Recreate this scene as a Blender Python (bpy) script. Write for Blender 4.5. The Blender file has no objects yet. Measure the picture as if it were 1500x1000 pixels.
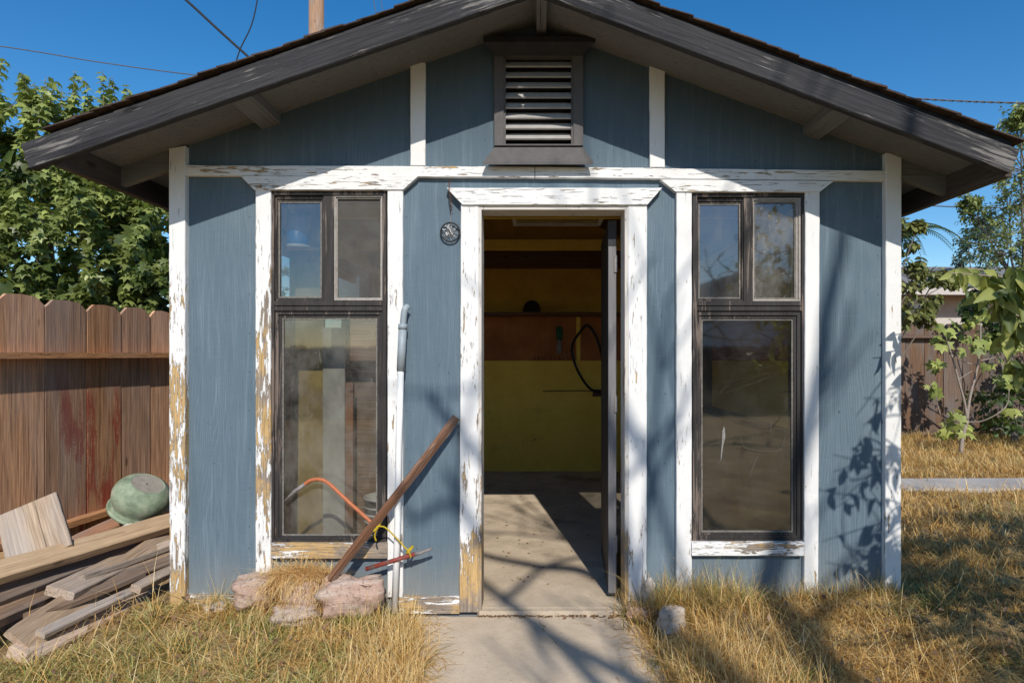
import bpy, math, random
import numpy as np
from mathutils import Vector, Matrix, noise as mnoise

random.seed(7)
rng = np.random.default_rng(11)
SC = bpy.context.scene
COL = SC.collection
D = 3.2            # camera distance to the front wall (wall plane y = 0)
EYE = 1.31
F = 905.6          # focal length in photograph pixels
VX, VY = 783.0, 519.0

def W(px, py, y=0.0):
    """measured point of the photograph -> point at depth y"""
    s = (D + y) / F
    return Vector(((px - VX) * s, y, EYE - (py - VY) * s))
def X(px, y=0.0): return (px - VX) * (D + y) / F
def Z(py, y=0.0): return EYE - (py - VY) * (D + y) / F
def PD(px, py, d): return W(px, py, d - D)

# ------------------------------------------------------------------ objects
def empty(name, loc, label=None, cat=None, group=None):
    o = bpy.data.objects.new(name, None)
    o.location = loc
    o.empty_display_size = 0.1
    COL.objects.link(o)
    if label: o['label'] = label
    if cat: o['category'] = cat
    if group: o['group'] = group
    return o

def root_loc(o):
    v = Vector((0, 0, 0))
    while o is not None:
        v += o.location
        o = o.parent
    return v

def tag(o, label=None, cat=None, group=None, kind=None):
    if label: o['label'] = label
    if cat: o['category'] = cat
    if group: o['group'] = group
    if kind: o['kind'] = kind
    return o

def link_mesh(name, me, mat, parent=None, smooth=False):
    o = bpy.data.objects.new(name, me)
    COL.objects.link(o)
    if mat: me.materials.append(mat)
    if smooth:
        me.polygons.foreach_set('use_smooth', [True] * len(me.polygons))
    if parent is not None:
        o.parent = parent
        p = parent
        while p.parent is not None: p = p.parent
        if parent.type == 'EMPTY' and parent.parent is None:
            o.matrix_parent_inverse = Matrix.Translation(-parent.location)
    return o

class MB:
    def __init__(s): s.v = []; s.f = []
    def add(s, vs, fs):
        b = len(s.v)
        s.v += [tuple(v) for v in vs]
        s.f += [tuple(i + b for i in f) for f in fs]
        return s
    def hexa(s, p):
        # p: 4 front (TL TR BR BL) then 4 back
        return s.add(p, [(0, 3, 2, 1), (4, 5, 6, 7), (0, 1, 5, 4), (1, 2, 6, 5), (2, 3, 7, 6), (3, 0, 4, 7)])
    def box(s, x0, x1, y0, y1, z0, z1):
        return s.hexa([(x0, y0, z1), (x1, y0, z1), (x1, y0, z0), (x0, y0, z0),
                       (x0, y1, z1), (x1, y1, z1), (x1, y1, z0), (x0, y1, z0)])
    def prism(s, pts, y0, y1):
        n = len(pts)
        vs = [(p[0], y0, p[1]) for p in pts] + [(p[0], y1, p[1]) for p in pts]
        fs = [tuple(range(n - 1, -1, -1)), tuple(range(n, 2 * n))]
        for i in range(n):
            j = (i + 1) % n
            fs.append((i, j, n + j, n + i))
        return s.add(vs, fs)
    def ring(s, o, i, y0, y1):
        # o, i = (x0, x1, z0, z1); front at y0
        def c(r): return [(r[0], r[3]), (r[1], r[3]), (r[1], r[2]), (r[0], r[2])]
        O, I = c(o), c(i)
        vs = [(a, y0, b) for a, b in O] + [(a, y0, b) for a, b in I] + [(a, y1, b) for a, b in O] + [(a, y1, b) for a, b in I]
        fs = []
        for k in range(4):
            j = (k + 1) % 4
            fs += [(k, 4 + k, 4 + j, j), (8 + k, 8 + j, 12 + j, 12 + k), (k, j, 8 + j, 8 + k), (4 + k, 12 + k, 12 + j, 4 + j)]
        return s.add(vs, fs)
    def tube(s, pts, r, n=8, cap=True):
        pts = [Vector(p) for p in pts]
        rs = r if isinstance(r, (list, tuple)) else [r] * len(pts)
        b = len(s.v)
        up = Vector((0.13, 0.27, 0.95)).normalized()
        u = None
        for k, p in enumerate(pts):
            if k == 0: t = pts[1] - p
            elif k == len(pts) - 1: t = p - pts[k - 1]
            else: t = (pts[k + 1] - pts[k - 1])
            t.normalize()
            if u is None:
                u = t.cross(up)
                if u.length < 1e-3: u = t.cross(Vector((1, 0, 0)))
            else:
                u = u - t * u.dot(t)
            u.normalize()
            w = t.cross(u)
            for i in range(n):
                a = 2 * math.pi * i / n
                q = p + (u * math.cos(a) + w * math.sin(a)) * rs[k]
                s.v.append(tuple(q))
        for k in range(len(pts) - 1):
            for i in range(n):
                j = (i + 1) % n
                s.f.append((b + k * n + i, b + k * n + j, b + (k + 1) * n + j, b + (k + 1) * n + i))
        if cap:
            s.f.append(tuple(b + i for i in range(n - 1, -1, -1)))
            e = b + (len(pts) - 1) * n
            s.f.append(tuple(e + i for i in range(n)))
        return s
    def lathe(s, prof, n=24, mat=None):
        # prof: (r, z) list; mat: Matrix applied
        b = len(s.v)
        for r, z in prof:
            for i in range(n):
                a = 2 * math.pi * i / n
                v = Vector((r * math.cos(a), r * math.sin(a), z))
                if mat: v = mat @ v
                s.v.append(tuple(v))
        for k in range(len(prof) - 1):
            for i in range(n):
                j = (i + 1) % n
                s.f.append((b + k * n + i, b + k * n + j, b + (k + 1) * n + j, b + (k + 1) * n + i))
        return s
    def board(s, c, axis, y0, y1, n=24, jit=0.0012, ch=0.003, seed=0):
        """weathered board: c = TL,TR,BR,BL as (x,z); front at y0, back y1; edges slightly uneven and eased"""
        TL, TR, BR, BL = [Vector((p[0], p[1])) for p in c]
        r = random.Random(seed * 7919 + 13)
        b = len(s.v)
        for k in range(n + 1):
            t = k / n
            if axis == 'h':
                hi = TL.lerp(TR, t); lo = BL.lerp(BR, t)
            else:
                hi = TL.lerp(BL, t); lo = TR.lerp(BR, t)
            dv = (lo - hi).normalized()
            j1 = r.gauss(0, jit); j2 = r.gauss(0, jit); jy = r.gauss(0, jit * .5)
            hi = hi + dv * j1; lo = lo + dv * j2
            A = hi; Bp = hi + dv * ch; Cp = lo - dv * ch; E = lo
            yy = y0 + jy
            s.v += [(A.x, y1, A.y), (A.x, yy + ch, A.y), (Bp.x, yy, Bp.y), (Cp.x, yy, Cp.y), (E.x, yy + ch, E.y), (E.x, y1, E.y)]
        flip = (axis == 'v')
        for k in range(n):
            for i in range(6):
                j = (i + 1) % 6
                q = (b + k * 6 + i, b + k * 6 + j, b + (k + 1) * 6 + j, b + (k + 1) * 6 + i)
                s.f.append(q[::-1] if flip else q)
        q = tuple(b + i for i in range(6)); e = tuple(b + n * 6 + i for i in range(6))
        s.f.append(q if flip else q[::-1]); s.f.append(e[::-1] if flip else e)
        return s
    def build(s, name, mat, parent=None, smooth=False, origin=None):
        me = bpy.data.meshes.new(name)
        if parent is None and origin is None:
            a = np.array(s.v)
            origin = Vector(((a[:, 0].min() + a[:, 0].max()) / 2, (a[:, 1].min() + a[:, 1].max()) / 2, a[:, 2].min()))
        if parent is None:
            vs = [(v[0] - origin[0], v[1] - origin[1], v[2] - origin[2]) for v in s.v]
        else:
            vs = s.v
        me.from_pydata(vs, [], s.f)
        me.update()
        o = link_mesh(name, me, mat, parent, smooth)
        if parent is None: o.location = origin
        return o

def npmesh(name, V, T, mat, parent=None, attrs=None, smooth=False, origin=None):
    V = np.asarray(V, dtype=np.float32).reshape(-1, 3)
    T = np.asarray(T, dtype=np.int32).reshape(-1, 3)
    if parent is None:
        if origin is None: origin = ((V[:, 0].min() + V[:, 0].max()) / 2, (V[:, 1].min() + V[:, 1].max()) / 2, V[:, 2].min())
        V = V - np.array(origin, dtype=np.float32)
    me = bpy.data.meshes.new(name)
    me.vertices.add(len(V)); me.vertices.foreach_set('co', V.ravel())
    me.loops.add(T.size); me.loops.foreach_set('vertex_index', T.ravel())
    me.polygons.add(len(T))
    me.polygons.foreach_set('loop_start', np.arange(0, T.size, 3, dtype=np.int32))
    me.polygons.foreach_set('loop_total', np.full(len(T), 3, dtype=np.int32))
    if smooth: me.polygons.foreach_set('use_smooth', np.ones(len(T), dtype=bool))
    me.update(calc_edges=True)
    for k, a in (attrs or {}).items():
        at = me.attributes.new(k, 'FLOAT', 'FACE')
        at.data.foreach_set('value', np.asarray(a, dtype=np.float32))
    o = link_mesh(name, me, mat, parent)
    if parent is None: o.location = Vector([float(q) for q in origin])
    return o

# ------------------------------------------------------------------ materials
def newmat(name):
    m = bpy.data.materials.new(name); m.use_nodes = True
    nt = m.node_tree; nt.nodes.clear()
    out = nt.nodes.new('ShaderNodeOutputMaterial')
    return m, nt, out
def nd(nt, typ, props=None, ins=None):
    n = nt.nodes.new('ShaderNode' + typ)
    for k, v in (props or {}).items(): setattr(n, k, v)
    for k, v in (ins or {}).items():
        sk = n.inputs[k]
        if isinstance(v, bpy.types.NodeSocket): nt.links.new(v, sk)
        else:
            if isinstance(v, tuple) and len(v) == 3 and sk.type == 'RGBA': v = v + (1,)
            sk.default_value = v
    return n
def ramp(nt, fac, stops, interp='LINEAR'):
    n = nt.nodes.new('ShaderNodeValToRGB')
    n.color_ramp.interpolation = interp
    el = n.color_ramp.elements
    while len(el) < len(stops): el.new(0.5)
    for e, (p, c) in zip(el, stops):
        e.position = p
        if not isinstance(c, tuple): c = (c, c, c)
        e.color = c + (1,) if len(c) == 3 else c
    nt.links.new(fac, n.inputs[0])
    return n.outputs[0]
def mix(nt, fac, a, b, mode='MIX'):
    n = nt.nodes.new('ShaderNodeMix'); n.data_type = 'RGBA'; n.blend_type = mode
    for idx, v in ((0, fac), (6, a), (7, b)):
        sk = n.inputs[idx]
        if isinstance(v, bpy.types.NodeSocket): nt.links.new(v, sk)
        else:
            if isinstance(v, tuple) and len(v) == 3: v = v + (1,)
            sk.default_value = v
    return n.outputs[2]
def math_(nt, op, a, b=None, c=None, clamp=False):
    n = nt.nodes.new('ShaderNodeMath'); n.operation = op; n.use_clamp = clamp
    for i, v in enumerate((a, b, c)):
        if v is None: continue
        if isinstance(v, bpy.types.NodeSocket): nt.links.new(v, n.inputs[i])
        else: n.inputs[i].default_value = v
    return n.outputs[0]
def smooth(nt, v, a, b):
    n = nd(nt, 'MapRange', {'interpolation_type': 'SMOOTHSTEP'}, {'Value': v, 'From Min': a, 'From Max': b})
    return n.outputs[0]
def coords(nt, scale, rand=False, kind='Object', rot=(0, 0, 0)):
    tc = nd(nt, 'TexCoord')
    v = tc.outputs[kind]
    if rand:
        oi = nd(nt, 'ObjectInfo')
        mul = nd(nt, 'VectorMath', {'operation': 'SCALE'}, {0: (37.0, 19.0, 53.0)})
        nt.links.new(oi.outputs['Random'], mul.inputs['Scale'])
        v = nd(nt, 'VectorMath', {'operation': 'ADD'}, {0: v, 1: mul.outputs[0]}).outputs[0]
    return nd(nt, 'Mapping', None, {'Vector': v, 'Scale': scale, 'Rotation': rot}).outputs[0]
def noise(nt, vec, scale=1.0, detail=6.0, rough=0.6, dist=0.0):
    return nd(nt, 'TexNoise', None, {'Vector': vec, 'Scale': scale, 'Detail': detail, 'Roughness': rough, 'Distortion': dist}).outputs[0]
def bump(nt, h, strength=0.3, dist=0.002):
    return nd(nt, 'Bump', None, {'Height': h, 'Strength': strength, 'Distance': dist}).outputs[0]
def bsdf(nt, out, color, rough=0.8, normal=None, spec=0.3, metallic=0.0):
    b = nd(nt, 'BsdfPrincipled', None, {'Base Color': color, 'Roughness': rough, 'Specular IOR Level': spec, 'Metallic': metallic})
    if normal is not None: nt.links.new(normal, b.inputs['Normal'])
    nt.links.new(b.outputs[0], out.inputs[0])
    return b

def simple(name, c1, c2=None, scale=30, rough=0.8, spec=0.3, bmp=0.15, metallic=0.0):
    m, nt, out = newmat(name)
    v = coords(nt, (scale,) * 3, rand=True)
    n = noise(nt, v, 1, 6, .65)
    c2 = c2 or tuple(x * .6 for x in c1)
    col = ramp(nt, n, [(.3, c2), (.7, c1)])
    bsdf(nt, out, col, rough, bump(nt, n, bmp, .004), spec, metallic)
    return m

def peel(name, axis, stops, ochre=(.56, .37, .165), white=(.80, .79, .77), seed=0.0, crack=.655):
    """old white paint over bare wood: stops = (height in m, threshold); lower threshold = more bare wood"""
    m, nt, out = newmat(name)
    sA = (70, 70, 9) if axis == 'v' else (9, 70, 70)
    sB = (16, 16, 3.2) if axis == 'v' else (3.2, 16, 22)
    sC = (120, 120, 8) if axis == 'v' else (8, 120, 120)
    tc = nd(nt, 'TexCoord'); off = nd(nt, 'VectorMath', {'operation': 'ADD'}, {0: tc.outputs['Object'], 1: (seed, seed * .37, seed * .71)}).outputs[0]
    def mp(s): return nd(nt, 'Mapping', None, {'Vector': off, 'Scale': s}).outputs[0]
    A = noise(nt, mp(sA), 1, 9, .7, .3); B = noise(nt, mp(sB), 1, 4, .6); C = noise(nt, mp(sC), 1, 4, .6, .4); Dn = noise(nt, mp((5, 5, 5)), 1, 5, .6)
    val = math_(nt, 'ADD', math_(nt, 'MULTIPLY', A, .62), math_(nt, 'MULTIPLY', B, .38))
    geo = nd(nt, 'NewGeometry'); sep = nd(nt, 'SeparateXYZ', None, {0: geo.outputs['Position']})
    zz = math_(nt, 'DIVIDE', math_(nt, 'ADD', sep.outputs[2], .2), 3.4)
    thr = ramp(nt, zz, [((z + .2) / 3.4, t) for z, t in stops])
    dlt = math_(nt, 'SUBTRACT', val, thr)
    peeled = smooth(nt, dlt, -.004, .006)
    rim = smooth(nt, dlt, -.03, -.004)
    grain = noise(nt, mp((220, 220, 6) if axis == 'v' else (6, 220, 220)), 1, 3, .6)
    wood = ramp(nt, grain, [(.3, tuple(x * .55 for x in ochre)), (.55, ochre), (.75, tuple(min(1, x * 1.25) for x in ochre))])
    grey = ramp(nt, grain, [(.3, (.17, .13, .1)), (.7, (.40, .33, .26))])
    wood = mix(nt, smooth(nt, Dn, .46, .60), wood, grey)
    paint = mix(nt, math_(nt, 'MULTIPLY', smooth(nt, Dn, .45, .75), .25), white, (.56, .52, .46))
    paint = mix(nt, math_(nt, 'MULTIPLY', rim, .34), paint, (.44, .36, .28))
    ck = smooth(nt, C, crack, crack + .03)
    paint = mix(nt, math_(nt, 'MULTIPLY', ck, .62), paint, (.24, .18, .13))
    edge = math_(nt, 'MULTIPLY', smooth(nt, dlt, .022, .006), peeled)  # painted shadow line of the paint lip on the bare wood
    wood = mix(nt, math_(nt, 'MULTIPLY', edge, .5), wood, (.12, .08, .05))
    col = mix(nt, peeled, paint, wood)
    h = math_(nt, 'SUBTRACT', math_(nt, 'SUBTRACT', 1.0, peeled), math_(nt, 'MULTIPLY', ck, .8))
    h = math_(nt, 'ADD', h, math_(nt, 'MULTIPLY', grain, .4))
    bsdf(nt, out, col, .75, bump(nt, h, .9, .004), .25)
    return m

def siding(name, base=(.112, .160, .198)):
    m, nt, out = newmat(name)
    tc = nd(nt, 'TexCoord')
    w = noise(nt, coords(nt, (2.6, 2.6, .55)), 1, 3, .55, .2)
    wv = nd(nt, 'VectorMath', {'operation': 'SCALE'}, None); wv.inputs['Scale'].default_value = .30
    nt.links.new(nd(nt, 'CombineXYZ', None, {'X': w, 'Y': w, 'Z': w}).outputs[0], wv.inputs[0])
    q = nd(nt, 'VectorMath', {'operation': 'ADD'}, {0: nd(nt, 'Mapping', None, {'Vector': tc.outputs['Object'], 'Scale': (1, 1, .05)}).outputs[0], 1: wv.outputs[0]}).outputs[0]
    bands = nd(nt, 'TexWave', {'wave_type': 'BANDS', 'bands_direction': 'X', 'wave_profile': 'SIN'},
               {'Vector': q, 'Scale': 22.0, 'Distortion': 1.2, 'Detail': 3.0, 'Detail Scale': 1.2}).outputs[1]
    fine = noise(nt, coords(nt, (230, 230, 5)), 1, 4, .68)
    mid = noise(nt, coords(nt, (34, 34, 1.6)), 1, 5, .62, .4)
    saw = noise(nt, coords(nt, (7, 7, 260)), 1, 3, .6)
    blot = noise(nt, coords(nt, (2.6, 2.6, 1.3)), 1, 6, .62)
    patch = noise(nt, coords(nt, (1.1, 1.1, .6)), 1, 3, .5)
    light = (base[0] * 1.8, base[1] * 1.6, base[2] * 1.5); dark = tuple(x * .78 for x in base)
    col = mix(nt, math_(nt, 'MULTIPLY', smooth(nt, bands, .6, 1.0), math_(nt, 'MULTIPLY', smooth(nt, patch, .42, .62), .35)), base, light)
    col = mix(nt, math_(nt, 'MULTIPLY', smooth(nt, mid, .48, .76), .6), col, light)
    col = mix(nt, math_(nt, 'MULTIPLY', smooth(nt, fine, .54, .72), .6), col, light)
    col = mix(nt, math_(nt, 'MULTIPLY', smooth(nt, fine, .48, .28), .8), col, dark)
    col = mix(nt, math_(nt, 'MULTIPLY', smooth(nt, saw, .55, .75), .4), col, light)
    col = mix(nt, math_(nt, 'MULTIPLY', smooth(nt, blot, .5, .72), .5), col, light)
    col = mix(nt, math_(nt, 'MULTIPLY', smooth(nt, blot, .45, .28), .5), col, dark)
    speck = noise(nt, coords(nt, (60, 60, 34)), 1, 2, .5)
    col = mix(nt, math_(nt, 'MULTIPLY', smooth(nt, speck, .71, .74), .65), col, (.035, .04, .045))
    chip = noise(nt, coords(nt, (26, 26, 7)), 1, 6, .7)
    col = mix(nt, math_(nt, 'MULTIPLY', smooth(nt, chip, .70, .72), .7), col, (.36, .35, .32))
    geo = nd(nt, 'NewGeometry'); sep = nd(nt, 'SeparateXYZ', None, {0: geo.outputs['Position']})
    # rows of nail heads on the studs
    def cell(c, step, off): return math_(nt, 'SUBTRACT', math_(nt, 'FRACT', math_(nt, 'ADD', math_(nt, 'DIVIDE', c, step), off)), .5)
    nx_ = math_(nt, 'MULTIPLY', cell(sep.outputs[0], .4064, .13), .4064); nz_ = math_(nt, 'MULTIPLY', cell(sep.outputs[2], .2, .4), .2)
    rr = math_(nt, 'SQRT', math_(nt, 'ADD', math_(nt, 'MULTIPLY', nx_, nx_), math_(nt, 'MULTIPLY', nz_, nz_)))
    col = mix(nt, math_(nt, 'MULTIPLY', math_(nt, 'LESS_THAN', rr, .0042), .55), col, (.05, .045, .045))
    # shade under the eaves painted into the upper siding; splash dirt lower down
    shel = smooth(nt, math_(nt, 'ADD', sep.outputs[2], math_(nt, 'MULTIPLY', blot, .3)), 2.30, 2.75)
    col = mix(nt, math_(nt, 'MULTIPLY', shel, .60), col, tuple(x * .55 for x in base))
    splash = smooth(nt, math_(nt, 'ADD', sep.outputs[2], math_(nt, 'MULTIPLY', blot, .5)), .62, .20)
    col = mix(nt, math_(nt, 'MULTIPLY', splash, .5), col, (.33, .30, .25))
    h = math_(nt, 'ADD', math_(nt, 'MULTIPLY', fine, .7), math_(nt, 'ADD', math_(nt, 'MULTIPLY', saw, .5), math_(nt, 'MULTIPLY', mid, .4)))
    bsdf(nt, out, col, .82, bump(nt, h, .45, .003), .2)
    return m

def oldwood(name, light, dark, axis='x', rough=.85, knots=True, red=0.0, rand=True, hue=.25, stain=None, bstr=.5, worn=None, kind='Object', greyed=.6):
    m, nt, out = newmat(name)
    ax = {'x': 0, 'y': 1, 'z': 2}[axis]
    def s(along, across): return tuple(along if i == ax else across for i in range(3))
    g1 = noise(nt, coords(nt, s(2.2, 75), rand, kind), 1, 6, .65, .6)
    g2 = noise(nt, coords(nt, s(5, 320), rand, kind), 1, 3, .6)
    big = noise(nt, coords(nt, s(1.3, 6), rand, kind), 1, 4, .55)
    col = ramp(nt, g1, [(.28, dark), (.5, tuple((a + b) / 2 for a, b in zip(light, dark))), (.7, light)])
    col = mix(nt, math_(nt, 'MULTIPLY', smooth(nt, g2, .5, .3), .55), col, tuple(x * .5 for x in dark))
    gry = sum(light) / 3
    col = mix(nt, math_(nt, 'MULTIPLY', smooth(nt, big, .42, .66), greyed), col, (gry * .95, gry * .92, gry * .9), 'MIX')
    h = math_(nt, 'ADD', g1, math_(nt, 'MULTIPLY', g2, .6))
    spl = noise(nt, coords(nt, s(1.1, 95), rand, kind), 1, 3, .55, .3)
    sk = smooth(nt, spl, .655, .69)
    col = mix(nt, math_(nt, 'MULTIPLY', sk, .8), col, tuple(x * .22 for x in dark))
    h = math_(nt, 'SUBTRACT', h, sk)
    if knots:
        vor = nd(nt, 'TexVoronoi', None, {'Vector': coords(nt, s(2.6, 8), rand, kind), 'Scale': 1.0}).outputs[0]
        k = smooth(nt, vor, .13, .05)
        col = mix(nt, math_(nt, 'MULTIPLY', k, .75), col, tuple(x * .35 for x in dark))
    if red > 0:
        rn = noise(nt, coords(nt, s(1.7, 9), rand, kind), 1, 6, .68)
        fn = noise(nt, coords(nt, (140, 140, 140), rand, kind), 1, 3, .6)
        rv = math_(nt, 'ADD', math_(nt, 'MULTIPLY', rn, .75), math_(nt, 'MULTIPLY', fn, .25))
        rm = smooth(nt, rv, .60 - red, .68 - red)
        gp_ = nd(nt, 'NewGeometry'); sp_ = nd(nt, 'SeparateXYZ', None, {0: gp_.outputs['Position']})
        rm = math_(nt, 'MULTIPLY', rm, smooth(nt, sp_.outputs[2], 1.22, .95))
        col = mix(nt, math_(nt, 'MULTIPLY', rm, .75), col, (.30, .05, .042))
    if worn:
        wn = noise(nt, coords(nt, s(3, 60), rand, kind), 1, 8, .72, .5)
        wb = noise(nt, coords(nt, s(1.2, 4), rand, kind), 1, 3, .5)
        wv_ = math_(nt, 'ADD', math_(nt, 'MULTIPLY', wn, .6), math_(nt, 'MULTIPLY', wb, .4))
        col = mix(nt, math_(nt, 'MULTIPLY', smooth(nt, wv_, worn[1], worn[1] + .05), .8), col, worn[0])
    if rand:
        oi = nd(nt, 'ObjectInfo').outputs['Random']
        hsv = nd(nt, 'HueSaturation', None, {'Color': col, 'Value': math_(nt, 'ADD', 1 - hue, math_(nt, 'MULTIPLY', oi, 2 * hue)),
                                          'Saturation': math_(nt, 'ADD', .75, math_(nt, 'MULTIPLY', math_(nt, 'FRACT', math_(nt, 'MULTIPLY', oi, 7.3)), .4))})
        col = hsv.outputs[0]
    bsdf(nt, out, col, rough, bump(nt, h, bstr, .004), .2)
    return m

def leafmat(name, dark, light, trans=(.25, .4, .05), tfac=.3, rough=.5):
    m, nt, out = newmat(name)
    at = nd(nt, 'Attribute', {'attribute_name': 'tint'}).outputs['Fac']
    n = noise(nt, coords(nt, (3, 3, 3)), 1, 3, .5)
    t = math_(nt, 'ADD', math_(nt, 'MULTIPLY', at, .75), math_(nt, 'MULTIPLY', smooth(nt, n, .35, .65), .25))
    col = ramp(nt, t, [(0.0, dark), (.55, tuple((a + b) / 2 for a, b in zip(dark, light))), (1.0, light)])
    p = nd(nt, 'BsdfPrincipled', None, {'Base Color': col, 'Roughness': rough, 'Specular IOR Level': .4})
    tr = nd(nt, 'BsdfTranslucent', None, {'Color': mix(nt, .6, col, trans)})
    mx = nd(nt, 'MixShader', None, {0: tfac, 1: p.outputs[0], 2: tr.outputs[0]})
    nt.links.new(mx.outputs[0], out.inputs[0])
    return m

def glassmat(name, dirt=.12, refl=1.0, tint=(.86, .88, .86), dust=(.42, .40, .36)):
    m, nt, out = newmat(name)
    tr = nd(nt, 'BsdfTransparent', None, {'Color': tint})
    gl = nd(nt, 'BsdfGlossy', None, {'Color': (.95, .97, 1.0), 'Roughness': .035})
    fr = nd(nt, 'Fresnel', None, {'IOR': 1.55}).outputs[0]
    fac = math_(nt, 'ADD', math_(nt, 'MULTIPLY', fr, 1.6 * refl), .03 * refl, clamp=True)
    mx = nd(nt, 'MixShader', None, {0: fac, 1: tr.outputs[0], 2: gl.outputs[0]})
    df = nd(nt, 'BsdfDiffuse', None, {'Color': dust})
    cloud = noise(nt, coords(nt, (5, 5, 3.5)), 1, 6, .65)
    spk = noise(nt, coords(nt, (95, 95, 80)), 1, 3, .6)
    scr = noise(nt, coords(nt, (60, 60, 5), rot=(0, .5, 0)), 1, 5, .7, .8)
    f = math_(nt, 'MULTIPLY', smooth(nt, cloud, .36, .68), dirt * 1.7)
    f = math_(nt, 'ADD', f, math_(nt, 'MULTIPLY', smooth(nt, spk, .66, .72), dirt * 3.0))
    f = math_(nt, 'ADD', f, math_(nt, 'MULTIPLY', smooth(nt, scr, .60, .72), dirt * 2.0))
    f = math_(nt, 'ADD', f, dirt * .25, clamp=True)
    mx2 = nd(nt, 'MixShader', None, {0: f, 1: mx.outputs[0], 2: df.outputs[0]})
    nt.links.new(mx2.outputs[0], out.inputs[0])
    return m

def screenmat(name):
    m, nt, out = newmat(name)
    v = coords(nt, (1, 1, 1))
    sx = nd(nt, 'SeparateXYZ', None, {0: v})
    def lines(c): return math_(nt, 'LESS_THAN', math_(nt, 'FRACT', math_(nt, 'MULTIPLY', c, 420.0)), .34)
    grid = math_(nt, 'MAXIMUM', lines(sx.outputs[0]), lines(sx.outputs[2]))
    n = noise(nt, coords(nt, (9, 9, 9)), 1, 5, .6)
    f = math_(nt, 'ADD', math_(nt, 'MULTIPLY', grid, .75), math_(nt, 'MULTIPLY', smooth(nt, n, .3, .8), .2), clamp=True)
    tr = nd(nt, 'BsdfTransparent'); df = nd(nt, 'BsdfDiffuse', None, {'Color': (.17, .165, .155)})
    mx = nd(nt, 'MixShader', None, {0: f, 1: tr.outputs[0], 2: df.outputs[0]})
    nt.links.new(mx.outputs[0], out.inputs[0])
    return m

def concrete(name, c1=(.50, .42, .33), c2=(.34, .28, .22), dirt=(.20, .15, .10), damt=.55):
    m, nt, out = newmat(name)
    a = noise(nt, coords(nt, (4, 4, 4)), 1, 7, .62); b = noise(nt, coords(nt, (38, 38, 38)), 1, 5, .6); c = noise(nt, coords(nt, (1.7, 1.7, 1.7)), 1, 5, .6)
    g = noise(nt, coords(nt, (140, 140, 140)), 1, 2, .5)
    col = ramp(nt, a, [(.3, c2), (.62, c1)])
    col = mix(nt, math_(nt, 'MULTIPLY', smooth(nt, c, damt, damt + .18), .6), col, dirt)
    col = mix(nt, math_(nt, 'MULTIPLY', smooth(nt, b, .6, .72), .45), col, dirt)
    col = mix(nt, math_(nt, 'MULTIPLY', smooth(nt, g, .66, .72), .6), col, tuple(x * .5 for x in dirt))
    wob = nd(nt, 'VectorMath', {'operation': 'SCALE'}, None); wob.inputs['Scale'].default_value = .35
    nt.links.new(nd(nt, 'TexNoise', None, {'Vector': coords(nt, (3, 3, 3)), 'Scale': 1.6, 'Detail': 6.0}).outputs[1], wob.inputs[0])
    cv = nd(nt, 'VectorMath', {'operation': 'ADD'}, {0: coords(nt, (1.15, 1.15, 1.15)), 1: wob.outputs[0]}).outputs[0]
    ce = nd(nt, 'TexVoronoi', {'feature': 'DISTANCE_TO_EDGE'}, {'Vector': cv, 'Scale': 1.0}).outputs[0]
    crk = math_(nt, 'MULTIPLY', smooth(nt, ce, .0045, .0012), smooth(nt, c, .60, .66))
    col = mix(nt, math_(nt, 'MULTIPLY', crk, .8), col, tuple(x * .35 for x in dirt))
    peb = nd(nt, 'TexVoronoi', None, {'Vector': coords(nt, (75, 75, 75)), 'Scale': 1.0})
    pm_ = math_(nt, 'MULTIPLY', smooth(nt, peb.outputs[0], .34, .2), smooth(nt, b, .46, .6))
    col = mix(nt, math_(nt, 'MULTIPLY', pm_, .4), col, mix(nt, peb.outputs[1], c2, (.62, .56, .48)))
    h = math_(nt, 'SUBTRACT', math_(nt, 'ADD', math_(nt, 'MULTIPLY', a, .8), math_(nt, 'ADD', math_(nt, 'MULTIPLY', b, .5), math_(nt, 'MULTIPLY', pm_, .25))), crk)
    bsdf(nt, out, col, .9, bump(nt, h, .6, .006), .2)
    return m

def groundmat():
    m, nt, out = newmat('dry_soil')
    a = noise(nt, coords(nt, (2.2, 2.2, 2.2)), 1, 8, .65); b = noise(nt, coords(nt, (30, 30, 30)), 1, 6, .7); c = noise(nt, coords(nt, (90, 25, 60)), 1, 3, .6, 1.0)
    col = ramp(nt, a, [(.3, (.22, .145, .075)), (.55, (.38, .26, .125)), (.72, (.50, .36, .17))])
    col = mix(nt, math_(nt, 'MULTIPLY', smooth(nt, b, .5, .7), .5), col, (.09, .06, .035))
    col = mix(nt, math_(nt, 'MULTIPLY', smooth(nt, c, .58, .66), .6), col, (.50, .37, .18))
    bsdf(nt, out, col, .95, bump(nt, b, .8, .02), .1)
    return m

def grassmat():
    m, nt, out = newmat('dry_grass')
    t = nd(nt, 'Attribute', {'attribute_name': 'tint'}).outputs['Fac']
    g = nd(nt, 'Attribute', {'attribute_name': 'green'}).outputs['Fac']
    straw = ramp(nt, t, [(0, (.24, .125, .035)), (.3, (.58, .325, .095)), (.65, (.84, .53, .18)), (1, (.92, .74, .40))])
    green = ramp(nt, t, [(0, (.09, .13, .03)), (.5, (.27, .34, .085)), (1, (.52, .54, .22))])
    col = mix(nt, g, straw, green)
    p = nd(nt, 'BsdfPrincipled', None, {'Base Color': col, 'Roughness': .6, 'Specular IOR Level': .3})
    tr = nd(nt, 'BsdfTranslucent', None, {'Color': col})
    mx = nd(nt, 'MixShader', None, {0: .25, 1: p.outputs[0], 2: tr.outputs[0]})
    nt.links.new(mx.outputs[0], out.inputs[0])
    return m

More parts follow.
